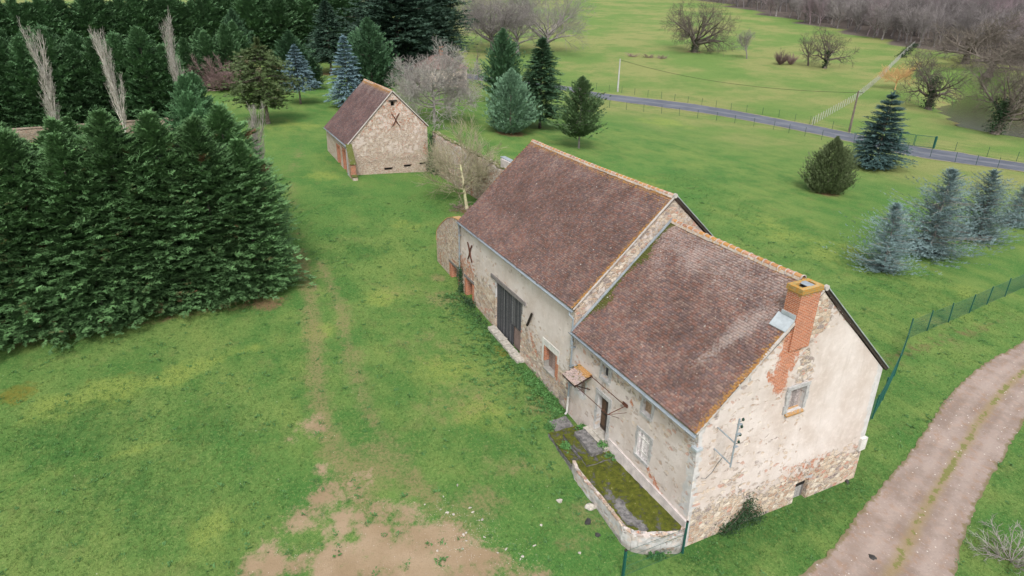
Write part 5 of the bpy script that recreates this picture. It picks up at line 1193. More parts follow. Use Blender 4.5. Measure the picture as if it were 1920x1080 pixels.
slab('step', [(-7.35, -1.45), (-4.82, -1.62), (-4.75, -.02), (-7.25, .0)], .5, 1.15, 'mossy_stone', ter, lambda x, y, z: .46 if z > 1.1 else .05, 'middle mossy step', jit=.03)
slab('step', [(-7.05, -.98), (-5.22, -1.12), (-5.28, -.42), (-7.0, -.36)], .8, 1.36, 'mossy_stone', ter, lambda x, y, z: .22 if x > -6.2 else -.15, 'topmost dark step below the door', jit=.02)
m = MB(); m.box((-7.2, -.355, .9), (-5.25, .07, 1.34), jit=.02); m.box((-6.75, -.12, 1.342), (-5.8, .40, 1.44), jit=.015); m.build('doorstep', 'pale_stone', ter)
sl_ = slab('stone_slab', [(-8.95, -1.35), (-8.05, -1.42), (-7.98, -.35), (-9.0, -.28)], .1, .84, 'mossy_stone', None, lambda x, y, z: .12, jit=.03)
tag(sl_, 'dark mossy stone slab on the grass under the white foot of the downpipe', 'stone slab')

# ------------------------------------------------------------ stones
def rock(pos, s, mat, label, group=None, flat=.6):
    bm = bmesh.new(); bmesh.ops.create_icosphere(bm, subdivisions=2, radius=1)
    k = random.Random(hash(label) % 999 if False else int(pos[0]*37+pos[1]*91)); ph = [k.uniform(0, 6) for _ in range(6)]
    for v in bm.verts:
        r = 1+.22*math.sin(v.co.x*3+ph[0])+.2*math.sin(v.co.y*4+ph[1])+.12*math.sin(v.co.z*5+ph[2]); v.co *= r; v.co = Vector((v.co.x*s*1.25, v.co.y*s*.8, v.co.z*s*flat))
    me = bpy.data.meshes.new('stone'); bm.to_mesh(me); bm.free(); me.materials.append(MT[mat])
    o = link('stone', me); o.location = (pos[0], pos[1], surf(*pos)+s*.15); o.rotation_euler = (0, 0, k.uniform(0, 6)); return tag(o, label, 'stone', group)
rock((-3.11, -2.46), .24, 'pale_stone', 'largest pale stone in the grass beside the terrace wall')
rock((-4.02, -3.60), .12, 'pale_stone', 'small pale stone in the grass left of the large one')
rock((-2.50, -3.00), .16, 'dark_stone', 'black flat lump in the grass just below the large pale stone', flat=.3)
rock((-1.73, -3.03), .12, 'dark_stone', 'dark little stone in the grass nearest the rounded terrace end', flat=.4)
rock((3.93, 7.32), .16, 'dark_stone', 'dark clod lying on the dirt track', flat=.4)
rock((0.28, 10.52), .14, 'dark_stone', 'dark stone in the grass by the back corner of the gable')
for i in range(26):
    c = random.choice([(-4.04, -8.01), (-4.84, -8.42), (-3.08, -7.21), (-1.66, -5.95), (-5.88, -14.73), (-5.86, -8.52)]); p = (c[0]+random.gauss(0, .8), c[1]+random.gauss(0, .8))
    rock(p, random.uniform(.03, .06), 'pale_stone', 'small pale pebble scattered on the bare earth at the bottom of the photo', 'pebbles on the bare earth')

# ------------------------------------------------------------ fences
def fence(name, label, cat, pts, step, hgt, pr, mat, wires, group=None, vert=0.0, post_h=None, wr=.008, start=0.0, posts=True, tops=0.0):
    P = []
    for a, b in zip(pts[:-1], pts[1:]):
        L_ = math.hypot(b[0]-a[0], b[1]-a[1]); k = max(1, round(L_/step))
        P += [(a[0]+(b[0]-a[0])*i/k, a[1]+(b[1]-a[1])*i/k) for i in range(k)]
    P.append(pts[-1])
    o = thing(name, label, cat, (P[0][0], P[0][1], surf(*P[0])), 0, group)
    m = MB(); m.tube([(0, 0, -.3), (0, 0, hgt)], pr, 5); me = mesh('post', m.v, m.f, mat)
    Z = [surf(*p) for p in P]; b0 = o.location
    for p, z in zip(P, Z):
        q = link('post', me, o); q.location = (p[0]-b0.x, p[1]-b0.y, z-b0.z+random.uniform(-.04, .04)); q.rotation_euler = (random.uniform(-.03, .03), random.uniform(-.03, .03), 0)
    m = MB()
    for i in range(len(P)-1):
        p, q = P[i], P[i+1]
        for h in wires: m.tube([(p[0]-b0.x, p[1]-b0.y, Z[i]+h-b0.z), (q[0]-b0.x, q[1]-b0.y, Z[i+1]+h-b0.z)], wr, 3, cap=False)
        if vert:
            L_ = math.hypot(q[0]-p[0], q[1]-p[1]); k = int(L_/vert)
            for j in range(1, k):
                t = j/k; x = p[0]+(q[0]-p[0])*t-b0.x; y = p[1]+(q[1]-p[1])*t-b0.y; z = Z[i]+(Z[i+1]-Z[i])*t-b0.z
                m.tube([(x, y, z+wires[0]), (x, y, z+wires[-1])], wr*.6, 3, cap=False)
    m.build('wire_mesh', mat, o); return o
simple('fence_green', (0.018, 0.06, 0.045), .5, .15, 5, 0, 0)
fence('roadside_fence', 'long dark green wire fence on thin posts, between the lawn and the asphalt road', 'fence', [(-150, 52.5), (-131, 48.8), (-111.54, 57.07), (-102.74, 56.97), (-98.33, 59.85), (-87.85, 69.40), (-78.33, 75.02), (-67.69, 78.68), (-58.24, 79.73), (-53.77, 81.92), (-46.40, 84.75), (-39.03, 84.93), (-34.50, 87.52), (-31.18, 87.87), (-20, 94)], 3.4, 1.55, .035, 'fence_green', (.1, .5, .95, 1.4), wr=.007)
fence('meadow_fence', 'dark green wire fence along the far side of the asphalt road, edging the yellowish meadow', 'fence', [(-170, 78), (-140, 68), (-125.92, 68.28), (-114.05, 74.75), (-101.50, 80.26), (-84.87, 84.95), (-75.47, 88.44), (-71.19, 88.03), (-68.23, 88.61)], 3.4, 1.5, .035, 'fence_green', (.1, .5, .95, 1.35), wr=.007)
fence('paddock_fence', 'short dark green wire fence from the utility pole to the green gate', 'fence', [(-66.96, 87.97), (-63.17, 88.45), (-59.41, 88.16), (-54.39, 88.09), (-50.61, 88.77)], 3.4, 1.5, .035, 'fence_green', (.1, .5, .95, 1.35), wr=.007)
fence('paddock_fence', 'dark green wire fence running right from the green gate along the road', 'fence', [(-46.35, 91.68), (-43.37, 92.12), (-39.12, 93.14), (-35.47, 94.08), (-22, 107), (-12, 111)], 3.4, 1.5, .035, 'fence_green', (.1, .5, .95, 1.35), wr=.007)
fence('meadow_dividing_fence', 'pale wire fence climbing diagonally across the meadow beyond the road', 'fence', [(-67.38, 88.18), (-73.30, 100.94), (-79.76, 115.58), (-94.31, 144.12), (-104.20, 162.39), (-117.86, 188.36), (-124.78, 202.04)], 1.7, 1.55, .05, 'pale_post', (.1, .4, .7, 1.0, 1.35), wr=.008)
# welded green garden fence beside the track
fence('garden_fence', 'tall green welded mesh fence between the lawn and the dirt track, behind the farmhouse', 'fence', [(-9.6, 60), (-9.12, 44.58), (-8.80, 41.16), (-8.53, 38.14), (-8.20, 35.24), (-7.94, 32.20), (-7.77, 29.38), (-7.56, 26.83), (-6.29, 24.34), (-4.98, 21.70), (-3.62, 18.71), (-2.7, 16.5), (-1.9, 13.6), (-.5, 11.9)], 2.9, 1.6, .045, 'green_paint', tuple(.08+i*.2 for i in range(8)), vert=.08, wr=.008)
# short panel at the terrace end
gp = thing('mesh_panel', 'green welded mesh panel on two posts at the rounded end of the terrace', 'fence', (0.5, -.3, .03))
pa_, pb_ = Vector((0.52, -.24, surf(.52, -.24))), Vector((0.46, -3.25, surf(.46, -3.25)))
for p, h, s in ((pa_, 1.75, .035), (pb_, 1.45, .045)):
    m = MB(); m.box((p.x-s, p.y-s, p.z-.4), (p.x+s, p.y+s, p.z+h)); q = m.build('post', 'green_paint' if s < .04 else 'post_teal' if 'post_teal' in MT else 'green_paint'); adopt(q, gp)
    m = MB(); m.box((p.x-s-.006, p.y-s-.006, p.z+h+.001), (p.x+s+.006, p.y+s+.006, p.z+h+.03)); q2 = m.build('post_cap', 'dark_iron'); adopt(q2, gp)
m = MB()
for z in (.08, .55, 1.05, 1.4):
    m.tube([pa_+Vector((0, 0, z)), pb_+Vector((0, 0, z))], .006, 4); 
for i in range(1, 56):
    t = i/56; p = pa_.lerp(pb_, t); m.tube([p+Vector((0, 0, .05)), p+Vector((0, 0, 1.42))], .0028, 3, cap=False)
adopt(m.build('wire_mesh', 'green_paint'), gp)
# gate
gt = thing('field_gate', 'green tubular double gate with mesh infill across the road from the blue-green spruce', 'gate', (0, 0, 0))
ga, gb = Vector((*(-50.36, 88.41), 0)), Vector((*(-45.96, 90.79), 0)); ga.z = surf(ga.x, ga.y); gb.z = surf(gb.x, gb.y)
m = MB(); m.box((ga.x-.11, ga.y-.11, ga.z-.3), (ga.x+.11, ga.y+.11, ga.z+2.0)); m.build('gate_post', 'green_paint', gt); m = MB(); m.box((gb.x-.11, gb.y-.11, gb.z-.3), (gb.x+.11, gb.y+.11, gb.z+2.0)); m.build('gate_post', 'green_paint', gt)
for t0, t1 in ((.03, .42), (.45, .97)):
    m = MB(); a = ga.lerp(gb, t0); b = ga.lerp(gb, t1); c = [a+Vector((0, 0, .12)), b+Vector((0, 0, .12)), b+Vector((0, 0, 1.85)), a+Vector((0, 0, 1.85))]
    for i in range(4): m.tube([c[i], c[(i+1) % 4]], .045, 5)
    lf = m.build('gate_leaf', 'green_paint', gt); m = MB()
    for k in range(1, 26): p = a.lerp(b, k/26); m.tube([p+Vector((0, 0, .15)), p+Vector((0, 0, 1.82))], .006, 3, cap=False)
    for z in (.5, .9, 1.3): m.tube([a+Vector((0, 0, z)), b+Vector((0, 0, z))], .008, 3, cap=False)
    m.build('wire_mesh', 'green_paint', lf)

# ------------------------------------------------------------ poles and cable
def pole(p, h, r, mat, label, arm=True):
    z = surf(*p); o = thing('utility_pole', label, 'pole', (p[0], p[1], z))
    m = MB(); m.tube([(0, 0, -.4), (0, 0, h*.5), (.0, 0, h)], [r*1.3, r, r*.75], 8); m.build('shaft', mat, o)
    if arm:
        m = MB(); m.tube([(-.1, 0, h-.35), (.45, .75, h-.30)], .05, 5); ar = m.build('crossarm', 'dark_iron', o)
        m = MB(); m.tube([(.42, .7, h-.28), (.42, .7, h-.05)], [.07, .05], 6); m.build('insulator', 'pale_post', ar)
    return Vector((p[0], p[1], z+h))
simple('pole_wood', (0.17, 0.135, 0.11), .85, .3, 4, 0, 0)
pr_ = pole((-60.30, 89.31), 7.1, .17, 'pole_wood', 'brown wooden utility pole beside the road, left of the large spruce')
pl_ = pole((-112.65, 76.21), 7.3, .16, 'pale_post', 'pale grey utility pole across the road above the barn roof', False)
def cable(a, b, sag, label):
    m = MB(); m.tube([a.lerp(b, i/24)-Vector((0, 0, sag*4*(i/24)*(1-i/24))) for i in range(25)], .035, 4); return tag(m.build('overhead_cable', 'dark_iron'), label, 'cable')
cable(pl_-Vector((0, 0, .2)), pr_-Vector((0, 0, .3)), 1.6, 'sagging overhead cable between the pale pole and the brown pole')
m = MB()

# ------------------------------------------------------------ cottage among the trees
ct = thing('cottage', 'small pale cottage with hipped brown roof and orange chimney, behind a bare round tree', 'cottage', (0, 0, 0))
cx1, cy1 = (-117.14, 39.73)
cz = surf(cx1, cy1)-.2; ch = 4.06+.2; cx0, cy0 = cx1-7.5, cy1-9.5
simple('cottage_render', (0.60, 0.50, 0.41), .9, .12, 1.5)
m = MB(); m.box((cx0, cy0, cz-.4), (cx1, cy1, cz+ch)); m.build('wall', 'cottage_render', ct)
m = MB(); e = .45; rh = 2.6; z = cz+ch; xm = (cx0+cx1)/2
m.addv([(cx0-e, cy0-e, z), (cx1+e, cy0-e, z), (cx1+e, cy1+e, z), (cx0-e, cy1+e, z), (xm, cy0+3.2, z+rh), (xm, cy1-3.2, z+rh)], [(0, 3, 2, 1), (1, 2, 5, 4), (3, 0, 4, 5), (0, 1, 4), (2, 3, 5)])
me = mesh('roof', m.v, m.f, 'roof_tiles', face_attr={'Col': [(0.16, 0.10, 0.085)]*5, 'M': [(0.1, 0.0, 0.5)]*5}); cr = link('roof', me, ct)
brick_box('chimney', [((xm-.4, cy1-4.8, z+1.6), (xm+.4, cy1-4.0, z+rh+1.6))], cr)
m = MB(); m.tube([(cx1+.08, cy1-.9, z), (cx1+.08, cy1-.9, cz)], .07, 5); m.build('downpipe', 'rust', ct)
for yy in (cy1-3.3, cy1-6.5):
    m = MB(); m.box((cx1-.02, yy, cz+1.1), (cx1+.03, yy+1.0, cz+2.5)); w_ = m.build('window', 'white_paint', ct); m = MB(); m.box((cx1+.031, yy+.1, cz+1.2), (cx1+.04, yy+.9, cz+2.4)); m.build('pane', 'glass_dark', w_)

# ------------------------------------------------------------ tree kinds
cone = lambda R0, p=1.0, b=0.06: (lambda t: R0*(1-t)**p*min(1, (t+b)/(b*2+.02)))
def ovo(R0, c=.35, a=.7, p2=1.0):   # egg-shaped crown
    return lambda t: R0*((max(0.0, math.sin(math.pi*min(1, (t/c)*.5)))**a) if t < c else max(0.0, math.cos(math.pi/2*(t-c)/(1-c)))**p2)
def hedge_prof(R0): return lambda t: R0*(1.0 if t < .55 else max(.05, (1-((t-.55)/.45)**1.5)))
for i in range(4):
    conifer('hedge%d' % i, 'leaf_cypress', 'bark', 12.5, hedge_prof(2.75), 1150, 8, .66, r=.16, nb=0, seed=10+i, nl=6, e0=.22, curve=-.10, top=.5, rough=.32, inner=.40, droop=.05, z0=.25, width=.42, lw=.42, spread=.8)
for i in range(2):
    conifer('light%d' % i, 'leaf_cypress_light', 'bark', 10.5, cone(3.0, .7), 720, 8, .66, r=.14, nb=0, seed=20+i, nl=6, e0=.45, curve=-.1, top=.5, rough=.30, inner=.35, z0=.2, width=.42, lw=.42)
for i in range(3):
    conifer('far%d' % i, 'leaf_cypress_far', 'bark', 12, hedge_prof(2.5), 520, 7, 1.0, r=.16, nb=0, seed=30+i, nl=4, e0=.35, curve=-.1, top=.5, rough=.32, inner=.45, z0=.25, width=.48, lw=.45)
conifer('pine', 'leaf_pine', 'bark', 11.3, lambda t: 5.4*(math.sin(math.pi*min(1, t*1.02+.06))**.6)*(1-.50*t), 620, 9, .55, r=.30, nb=90, seed=40, nl=6, e0=.30, curve=-.22, rough=.45, inner=.40, z0=2.4, width=.6, roll=1.5, lw=.34, spread=1.4)
conifer('blue_spruce', 'leaf_blue', 'bark', 10, cone(3.3, .85, .05), 620, 9, .62, r=.14, nb=20, seed=41, nl=6, e0=.08, curve=-.20, whorl=19, rough=.25, inner=.25, z0=.6, width=.38, top=.4, lw=.42)
conifer('blue_spruce_leggy', 'leaf_blue', 'bark', 10, cone(3.7, .8, .10), 600, 9, .62, r=.18, nb=20, seed=42, nl=6, e0=.05, curve=-.22, whorl=16, rough=.3, inner=.25, z0=2.4, width=.38, top=.4, lw=.42)
conifer('green_spruce', 'leaf_green', 'bark', 12, cone(4.1, .75, .08), 760, 9, .70, r=.2, nb=30, seed=43, nl=6, e0=.12, curve=-.22, whorl=0, rough=.3, inner=.25, z0=1.3, width=.40, top=.4, lw=.42)
conifer('dark_fir', 'leaf_dark', 'bark', 14, cone(5.0, .7, .08), 760, 9, .85, r=.25, nb=30, seed=44, nl=5, e0=.1, curve=-.2, rough=.35, inner=.3, z0=2.4, width=.40, top=.4, lw=.42)
conifer('round_green', 'leaf_green', 'bark', 10, ovo(3.6, .3), 640, 8, .72, r=.16, nb=20, seed=45, nl=5, e0=.5, curve=-.1, rough=.3, inner=.35, z0=.5, width=.48, top=.4, lw=.42)
conifer('pyramid_pine', 'leaf_green', 'bark', 13, ovo(4.1, .28, .6, .9), 760, 9, .74, r=.22, nb=40, seed=46, nl=6, e0=.5, curve=-.1, rough=.34, inner=.35, z0=1.2, width=.5, roll=1.2, top=.4, lw=.40)
conifer('silver_pine', 'leaf_silver', 'bark', 9.2, ovo(3.7, .24, .6, .95), 900, 8, .50, r=.14, nb=10, seed=47, nl=6, e0=.55, curve=-.05, rough=.22, inner=.45, z0=.2, width=.52, roll=1.3, top=.5, lw=.42)
conifer('small_pine', 'leaf_pine_green', 'bark_grey', 9.4, ovo(3.2, .25, .6, .9), 470, 9, .50, r=.14, nb=70, seed=48, nl=6, e0=.5, curve=-.05, rough=.36, inner=.30, z0=1.8, width=.55, roll=1.4, top=.4, lw=.36)
conifer('olive_cone', 'leaf_olive', 'bark', 6.4, ovo(2.9, .20, .5, 1.15), 1000, 7, .38, r=.10, nb=0, seed=49, nl=5, e0=.8, curve=-.0, rough=.16, inner=.5, z0=.25, width=.5, roll=1.2, top=.3, lw=.42)
conifer('big_spruce', 'leaf_spruce', 'bark', 10.1, cone(4.0, .66, .04), 900, 10, .58, r=.16, nb=20, seed=50, nl=6, e0=.05, curve=-.14, whorl=15, rough=.22, inner=.2, z0=.45, width=.38, top=.45, tz=1.2, lw=.42)
for i in range(3):
    conifer('cedar%d' % i, 'leaf_cedar', 'bark_grey', 7.5, cone(4.3, .62, .12), 640, 12, .36, r=.12, nb=110, seed=51+i, nl=5, e0=.30, curve=.04, rough=.45, inner=.15, z0=.4, width=.44, roll=.8, top=.25, thin=.30, lean=(.04*(i-1), .03), spread=1.5, lw=.24, tz=1.35)
conifer('giant_cedar', 'leaf_dark', 'bark', 22, lambda t: 12*(1-t)**.42*min(1, .4+t*2.2), 1700, 11, 1.3, r=.6, nb=60, seed=55, nl=5, e0=.12, curve=-.12, whorl=0, rough=.40, inner=.25, z0=2.5, width=.45, top=.3, lw=.45)
conifer('weeping', 'leaf_weeping', 'bark_grey', 20, ovo(6.0, .45, .6, .8), 520, 7, 1.5, r=.4, nb=160, seed=56, nl=4, e0=.4, curve=-.75, rough=.4, inner=.35, z0=3, width=.26, top=.2, droop=1.6)

bare('oak', 'bark_oak', 1, 17, 2.6, .95, [(11, .62, 1.15), (9, .25, .9), (8, .13, .8), (4, .07, .7)], up=.03, wig=.20, e_first=.62, minr=.018)
bare('oak_b', 'bark_oak', 2, 11.5, 2.8, .55, [(9, .60, 1.15), (8, .26, .9), (7, .13, .8), (3, .07, .7)], up=.05, wig=.22, e_first=.6, minr=.018)
bare('young_bare', 'bark_grey', 3, 9, 3.4, .17, [(11, .42, .75), (8, .20, .7), (7, .11, .6)], up=.10, wig=.18, e_first=.5, minr=.016)
bare('crooked', 'bark_oak', 4, 9, 3.2, .22, [(7, .36, .75), (7, .17, .7), (6, .08, .7)], up=.10, wig=.28, e_first=.45, minr=.016)
bare('shrub_bare', 'bark_red', 5, 4.6, .3, .2, [(46, .80, .75), (8, .30, .4), (6, .16, .4)], up=.12, wig=.10, e_first=.05, minr=.014)
bare('red_shrub', 'bark_red', 6, 7, .5, .25, [(60, .85, 1.05), (10, .32, .6), (8, .15, .5)], up=.07, wig=.14, e_first=.05, minr=.016)
bare('round_bare', 'bark_grey', 7, 11.5, 5.0, .26, [(22, .58, 1.3), (9, .25, .8), (8, .13, .75), (4, .07, .7)], up=.05, wig=.20, e_first=.42, minr=.019)
bare('pollard', 'bark_lichen', 8, 9.3, 5.0, .20, [(17, .45, 1.2), (10, .28, .7), (9, .17, .5)], up=.10, wig=.20, e_first=.35, minr=.016)
bare('big_bare', 'bark_far', 9, 23, 6.5, .75, [(13, .62, 1.05), (9, .27, .8), (8, .14, .7), (4, .075, .6)], up=.05, wig=.16, e_first=.55, minr=.022)
bare('golden', 'bark_gold', 10, 6.8, 2.6, .14, [(20, .62, 1.15), (10, .28, .7), (8, .15, .6)], up=.04, wig=.14, e_first=.6, minr=.014)
for i in range(2):
    bare('poplar%d' % i, 'bark_poplar', 11+i, 12, 11.0, .16, [(30, .36, .30), (7, .15, .34), (4, .08, .4)], up=.26, wig=.07, e_first=.10, minr=.015)
for i in range(4):
    bare('wood%d' % i, 'bark_purple' if i == 3 else 'bark_far', 21+i, 14, 7.5, .24, [(12, .40, .70), (8, .19, .65), (5, .11, .55)], up=.08, wig=.14, e_first=.30, minr=.024, sides=3)
bare('wood_far', 'bark_far', 29, 14, 7.5, .22, [(10, .40, .7), (6, .2, .65), (4, .11, .55)], up=.08, wig=.14, e_first=.35, minr=.035, sides=3)
bare('bank_oak', 'bark_oak', 31, 16.4, 5.0, .75, [(11, .66, 1.1), (9, .28, .8), (8, .14, .75), (5, .08, .7)], up=.06, wig=.22, e_first=.55, minr=.018, lean=(.1, 0))
bare('whip', 'bark', 32, 8.3, 5, .09, [(8, .25, .5), (5, .1, .5)], up=.15, wig=.12, e_first=.35, minr=.014)

# ------------------------------------------------------------ the planting
GH = 'tall cypress trees of the clipped block on the left'
k = 0
rh1 = random.Random(3)
for row, (x0, n_, hh) in enumerate(((-29.4, 13, 11.8), (-33.6, 13, 11.0))):
    for i in range(n_):
        y = -13.1-i*2.35-row*.6; x1_ = x0+.10*i*(row == 0)+rh1.uniform(-.35, .35); h = hh+rh1.uniform(-1.0, .8)-(1.4 if i == 0 and row == 0 else 0)
        tree('cypress_tree', 'hedge%d' % (k % 4), (x1_+rh1.uniform(-.4, .4), y), 'dark green cypress in the dense block of cypresses filling the left of the lawn', 'tree', h, GH, wide=1.05); k += 1
for p, h, l in (((-38.0, -14.8), 10.6, 'green cypress behind the right end of the big cypress block, left of the bare poplar'), ((-41.5, -15.4), 11.2, 'pale green cypress between the cypress block and the red bare shrub, nearer one'), ((-46.5, -15.4), 11.6, 'pale green cypress between the cypress block and the red bare shrub, middle one'), ((-52.0, -14.6), 11.0, 'pale green cypress between the cypress block and the red bare shrub, farther one'), ((-44.5, -12.6), 6.2, 'low green cypress at the foot of the bare poplar by the lawn')):
    tree('cypress_tree', 'light%d' % (k % 2), p, l, 'tree', h); k += 1
for i, (x, y) in enumerate(((-39, -18.5), (-40, -22), (-43, -18.6), (-38.5, -26), (-45, -24), (-39, -30), (-40.5, -33.5), (-42, -37), (-44, -28))):
    tree('cypress_tree', 'hedge%d' % (k % 4), (x, y), 'dark green cypress in the second rank of the left cypress block', 'tree', 9.2, 'second rank of cypresses on the left'); k += 1
def poplar(u, key, p, h, l, tilt=(0, 0)):
    o = tree('bare_poplar', key, p, l, 'tree', h, wide=1.0, rz=u); o.rotation_euler = (tilt[0], tilt[1], u)
poplar(.3, 'poplar0', (-40.5, -11.0), 10.8, 'narrow bare poplar rising at the lawn side of the cypress block')
poplar(1.9, 'poplar1', (-79.5, -15.2), 15.5, 'narrow bare poplar above the cypress row, nearest the red bare shrub')
poplar(3.0, 'poplar0', (-77.5, -22.8), 13.5, 'middle narrow bare poplar standing before the cypress row')
poplar(4.4, 'poplar1', (-76.0, -29.5), 14.5, 'leftmost narrow bare poplar standing before the cypress row')
# garden wall behind the block
gw = thing('garden_wall', 'grey stone garden wall with a lichened top glimpsed between the cypress rows', 'wall', (-90, -22, g1(-90, -22)))
a = Vector((-79, -50, 0)); b = Vector((-82, -15.5, 0)); V_ = []; F_ = []
for i in range(25):
    p = a.lerp(b, i/24); z = g1(p.x, p.y)
    V_ += [(p.x+.2, p.y, z-.5), (p.x+.2, p.y, z+.9), (p.x+.2, p.y, z+1.6), (p.x-.2, p.y, z+1.6), (p.x-.2, p.y, z-.5)]
for i in range(24):
    for q in range(4): F_.append((i*5+q, i*5+q+1, (i+1)*5+q+1, (i+1)*5+q))
adopt(link('wall', mesh('wall', V_, np.array(F_), 'rubble', point_attr={'stone': [.2]*len(V_), 'brick': [0]*len(V_), 'grey': [.4]*len(V_), 'dirt': [.95]*len(V_)})), gw)
m = MB()
for i in range(24):
    p, q = a.lerp(b, i/24), a.lerp(b, (i+1)/24); strip(m, (p.x, p.y, g1(p.x, p.y)+1.6), (q.x, q.y, g1(q.x, q.y)+1.6), .55, .12)
me = mesh('coping', m.v, m.f, 'roof_tiles', face_attr={'Col': [(0.22, 0.17, 0.13)]*len(m.f), 'M': [(0.32, 0.35, 0.5)]*len(m.f)}); adopt(link('coping', me), gw)
k = 0
for row in range(2):
    for i in range(15):
        x = -87.5-row*4+rh1.uniform(-.5, .5)-i*.1; y = -17.0-i*2.6+rh1.uniform(-.4, .4)
        tree('cypress_tree', 'far%d' % (k % 3), (x, y), 'dark green cypress in the row behind the garden wall and the bare poplars', 'tree', 11.2+rh1.uniform(-1.2, 1.0)-(2.0 if i < 1 else 0), 'cypresses of the row behind the garden wall', wide=1.05); k += 1
for i in range(44):
    t = i/43; x = -132-t*42+rh1.uniform(-.8, .8); y = -52+t*80+rh1.uniform(-.6, .6)
    tree('cypress_tree', 'far%d' % (k % 3), (x, y), 'tall dark cypress of the farthest dense row along the top left', 'tree', 12.8+rh1.uniform(-.8, 1.4), 'cypresses of the farthest row', wide=1.15); k += 1
for i in range(9):
    x = -150+rh1.uniform(-2, 2)-i*1.2; y = 1+i*3.2
    tree('cypress_tree', 'far%d' % (k % 3), (x, y), 'tall black-green cypress at the right end of the far rows, above the lawn', 'tree', 14.6+rh1.uniform(-.8, 1.4), 'cypresses at the right end of the far rows', wide=1.25); k += 1
T = tree
T('pine_tree', 'pine', (-82.64, -5.48), 'broad open olive-green pine with a visible trunk, standing on the lawn behind the cypress block', 'tree', 11.30)
T('spruce_tree', 'blue_spruce_leggy', (-97.60, 1.61), 'silver-blue spruce on a bare dark trunk, just right of the broad olive pine', 'tree', 9.10)
T('spruce_tree', 'blue_spruce', (-93.43, 8.61), 'silver-blue spruce rising directly behind the roof of the small barn', 'tree', 11.08, wide=.95)
T('conifer_tree', 'round_green', (-115.01, 3.58), 'mid-green rounded conifer behind the leggy silver-blue spruce', 'tree', 9.83, wide=1.1)
T('conifer_tree', 'round_green', (-113.95, 7.00), 'low dark rounded conifer at the right foot of the leggy silver-blue spruce', 'tree', 5.63)
T('fir_tree', 'dark_fir', (-133.66, 14.48), 'very dark wide fir in the shade between the two silver-blue spruces', 'tree', 14.66)
T('pine_tree', 'pyramid_pine', (-132.64, -4.15), 'dull brownish-green pine in front of the far dark cypresses, left of the olive pine', 'tree', 12.29, wide=.8)
T('conifer_tree', 'pyramid_pine', (-97.32, 13.71), 'bushy mid-green conifer right behind the ridge of the small barn', 'tree', 13.66, wide=1.0)
T('cedar_tree', 'giant_cedar', (-131, 29), 'enormous dark spreading cedar behind the cottage, cut by the top edge', 'tree', 23, wide=1.0)
T('cedar_tree', 'giant_cedar', (-139, 40), 'second huge dark cedar, right of and behind the enormous one', 'tree', 21, wide=.85, rz=2)
T('weeping_tree', 'weeping', (-190, 38), 'brownish weeping conifer at the top edge between the far cypresses and the giant cedar', 'tree', 20)
T('bare_tree', 'wood1', (-200, 30), 'tall bare tree behind the brownish weeping conifer', 'tree', 18, wide=1.2)
T('bare_tree', 'round_bare', (-80.44, 18.74), 'wide rounded bare tree with pale lichened branches, right of the small barn', 'tree', 12.37, wide=.86, rz=2.5)
T('bare_tree', 'pollard', (-40.31, 7.31), 'small yellowish bare tree before the yard wall, between the small barn and the long barn', 'tree', 9.49, wide=1.0)
T('conifer_tree', 'pyramid_pine', (-97.27, 38.60), 'dark green conifer left of the tall green spruce above the barn ridge', 'tree', 13.19, wide=.85)
T('spruce_tree', 'green_spruce', (-74.13, 33.98), 'tall deep green spruce on a short trunk above the barn ridge', 'tree', 13.20, wide=1.05)
T('pine_tree', 'silver_pine', (-70.44, 26.95), 'dense grey-green egg-shaped pine on rust-brown litter, in front of the tall spruce', 'tree', 9.04)
T('pine_tree', 'small_pine', (-60.21, 32.53), 'small open green pine with a thin pale trunk, right of the grey-green egg-shaped pine', 'tree', 9.44)
T('bare_tree', 'big_bare', (-178, 74), 'huge bare tree left of centre top, behind the three conifers', 'tree', 22)
T('bare_tree', 'big_bare', (-168, 88), 'huge wide bare tree whose right boughs hang over the meadow', 'tree', 23, wide=1.0, rz=1.1)
for p, hh, rr in (((-172, 80), 19, 2.0), ((-190, 80), 20, 3.0)): T('bare_tree', 'big_bare', p, 'tall bare tree closing the group of huge bare trees at centre top', 'tree', hh, 'bare trees between the two huge bare trees', rz=rr)
for i, (x, y) in enumerate(((-116, -14), (-117, -10.5), (-118, -7), (-121, -16), (-123, -11), (-125, -5))): T('cypress_tree', 'far%d' % (i % 3), (x, y), 'dark cypress right behind the dusky red bare shrub', 'tree', 8.5+i % 3, 'cypresses behind the red bare shrub')
T('bare_tree', 'whip', (-130.53, 48.29), 'thin bare sapling by the road, right of the cottage', 'tree', 8.3)
T('oak_tree', 'oak', (-153.12, 134.31), 'largest lone bare oak on the meadow, ivy at its foot', 'tree', 19.5, wide=.72)
T('bare_tree', 'young_bare', (-135.65, 139.57), 'slight grey bare tree to the right of the largest meadow oak', 'tree', 8.96)
T('bare_shrub', 'shrub_bare', (-123.18, 140.00), 'bare purplish many-stemmed bush on the meadow', 'shrub', 4.73)
T('bare_shrub', 'shrub_bare', (-121.62, 142.54), 'smaller bare bush touching the purplish one on its right', 'shrub', 3.58, rz=2)
T('bare_tree', 'crooked', (-117.78, 145.25), 'crooked slender bare tree beside the ivy-trunked oak on the meadow', 'tree', 9.11)
T('oak_tree', 'oak_b', (-112.39, 145.54), 'medium bare oak with an ivy-dark trunk, rightmost of the trees on the open meadow', 'tree', 12.26, wide=.72)
T('golden_tree', 'golden', (-83.73, 135.02), 'small tree with orange-tinted bare twigs by the diagonal fence', 'tree', 6.81)
T('oak_tree', 'oak_b', (-67.72, 122.93), 'bare tree with a thick ivy-covered trunk left of the pond', 'tree', 12.55, rz=2.2, wide=.85)
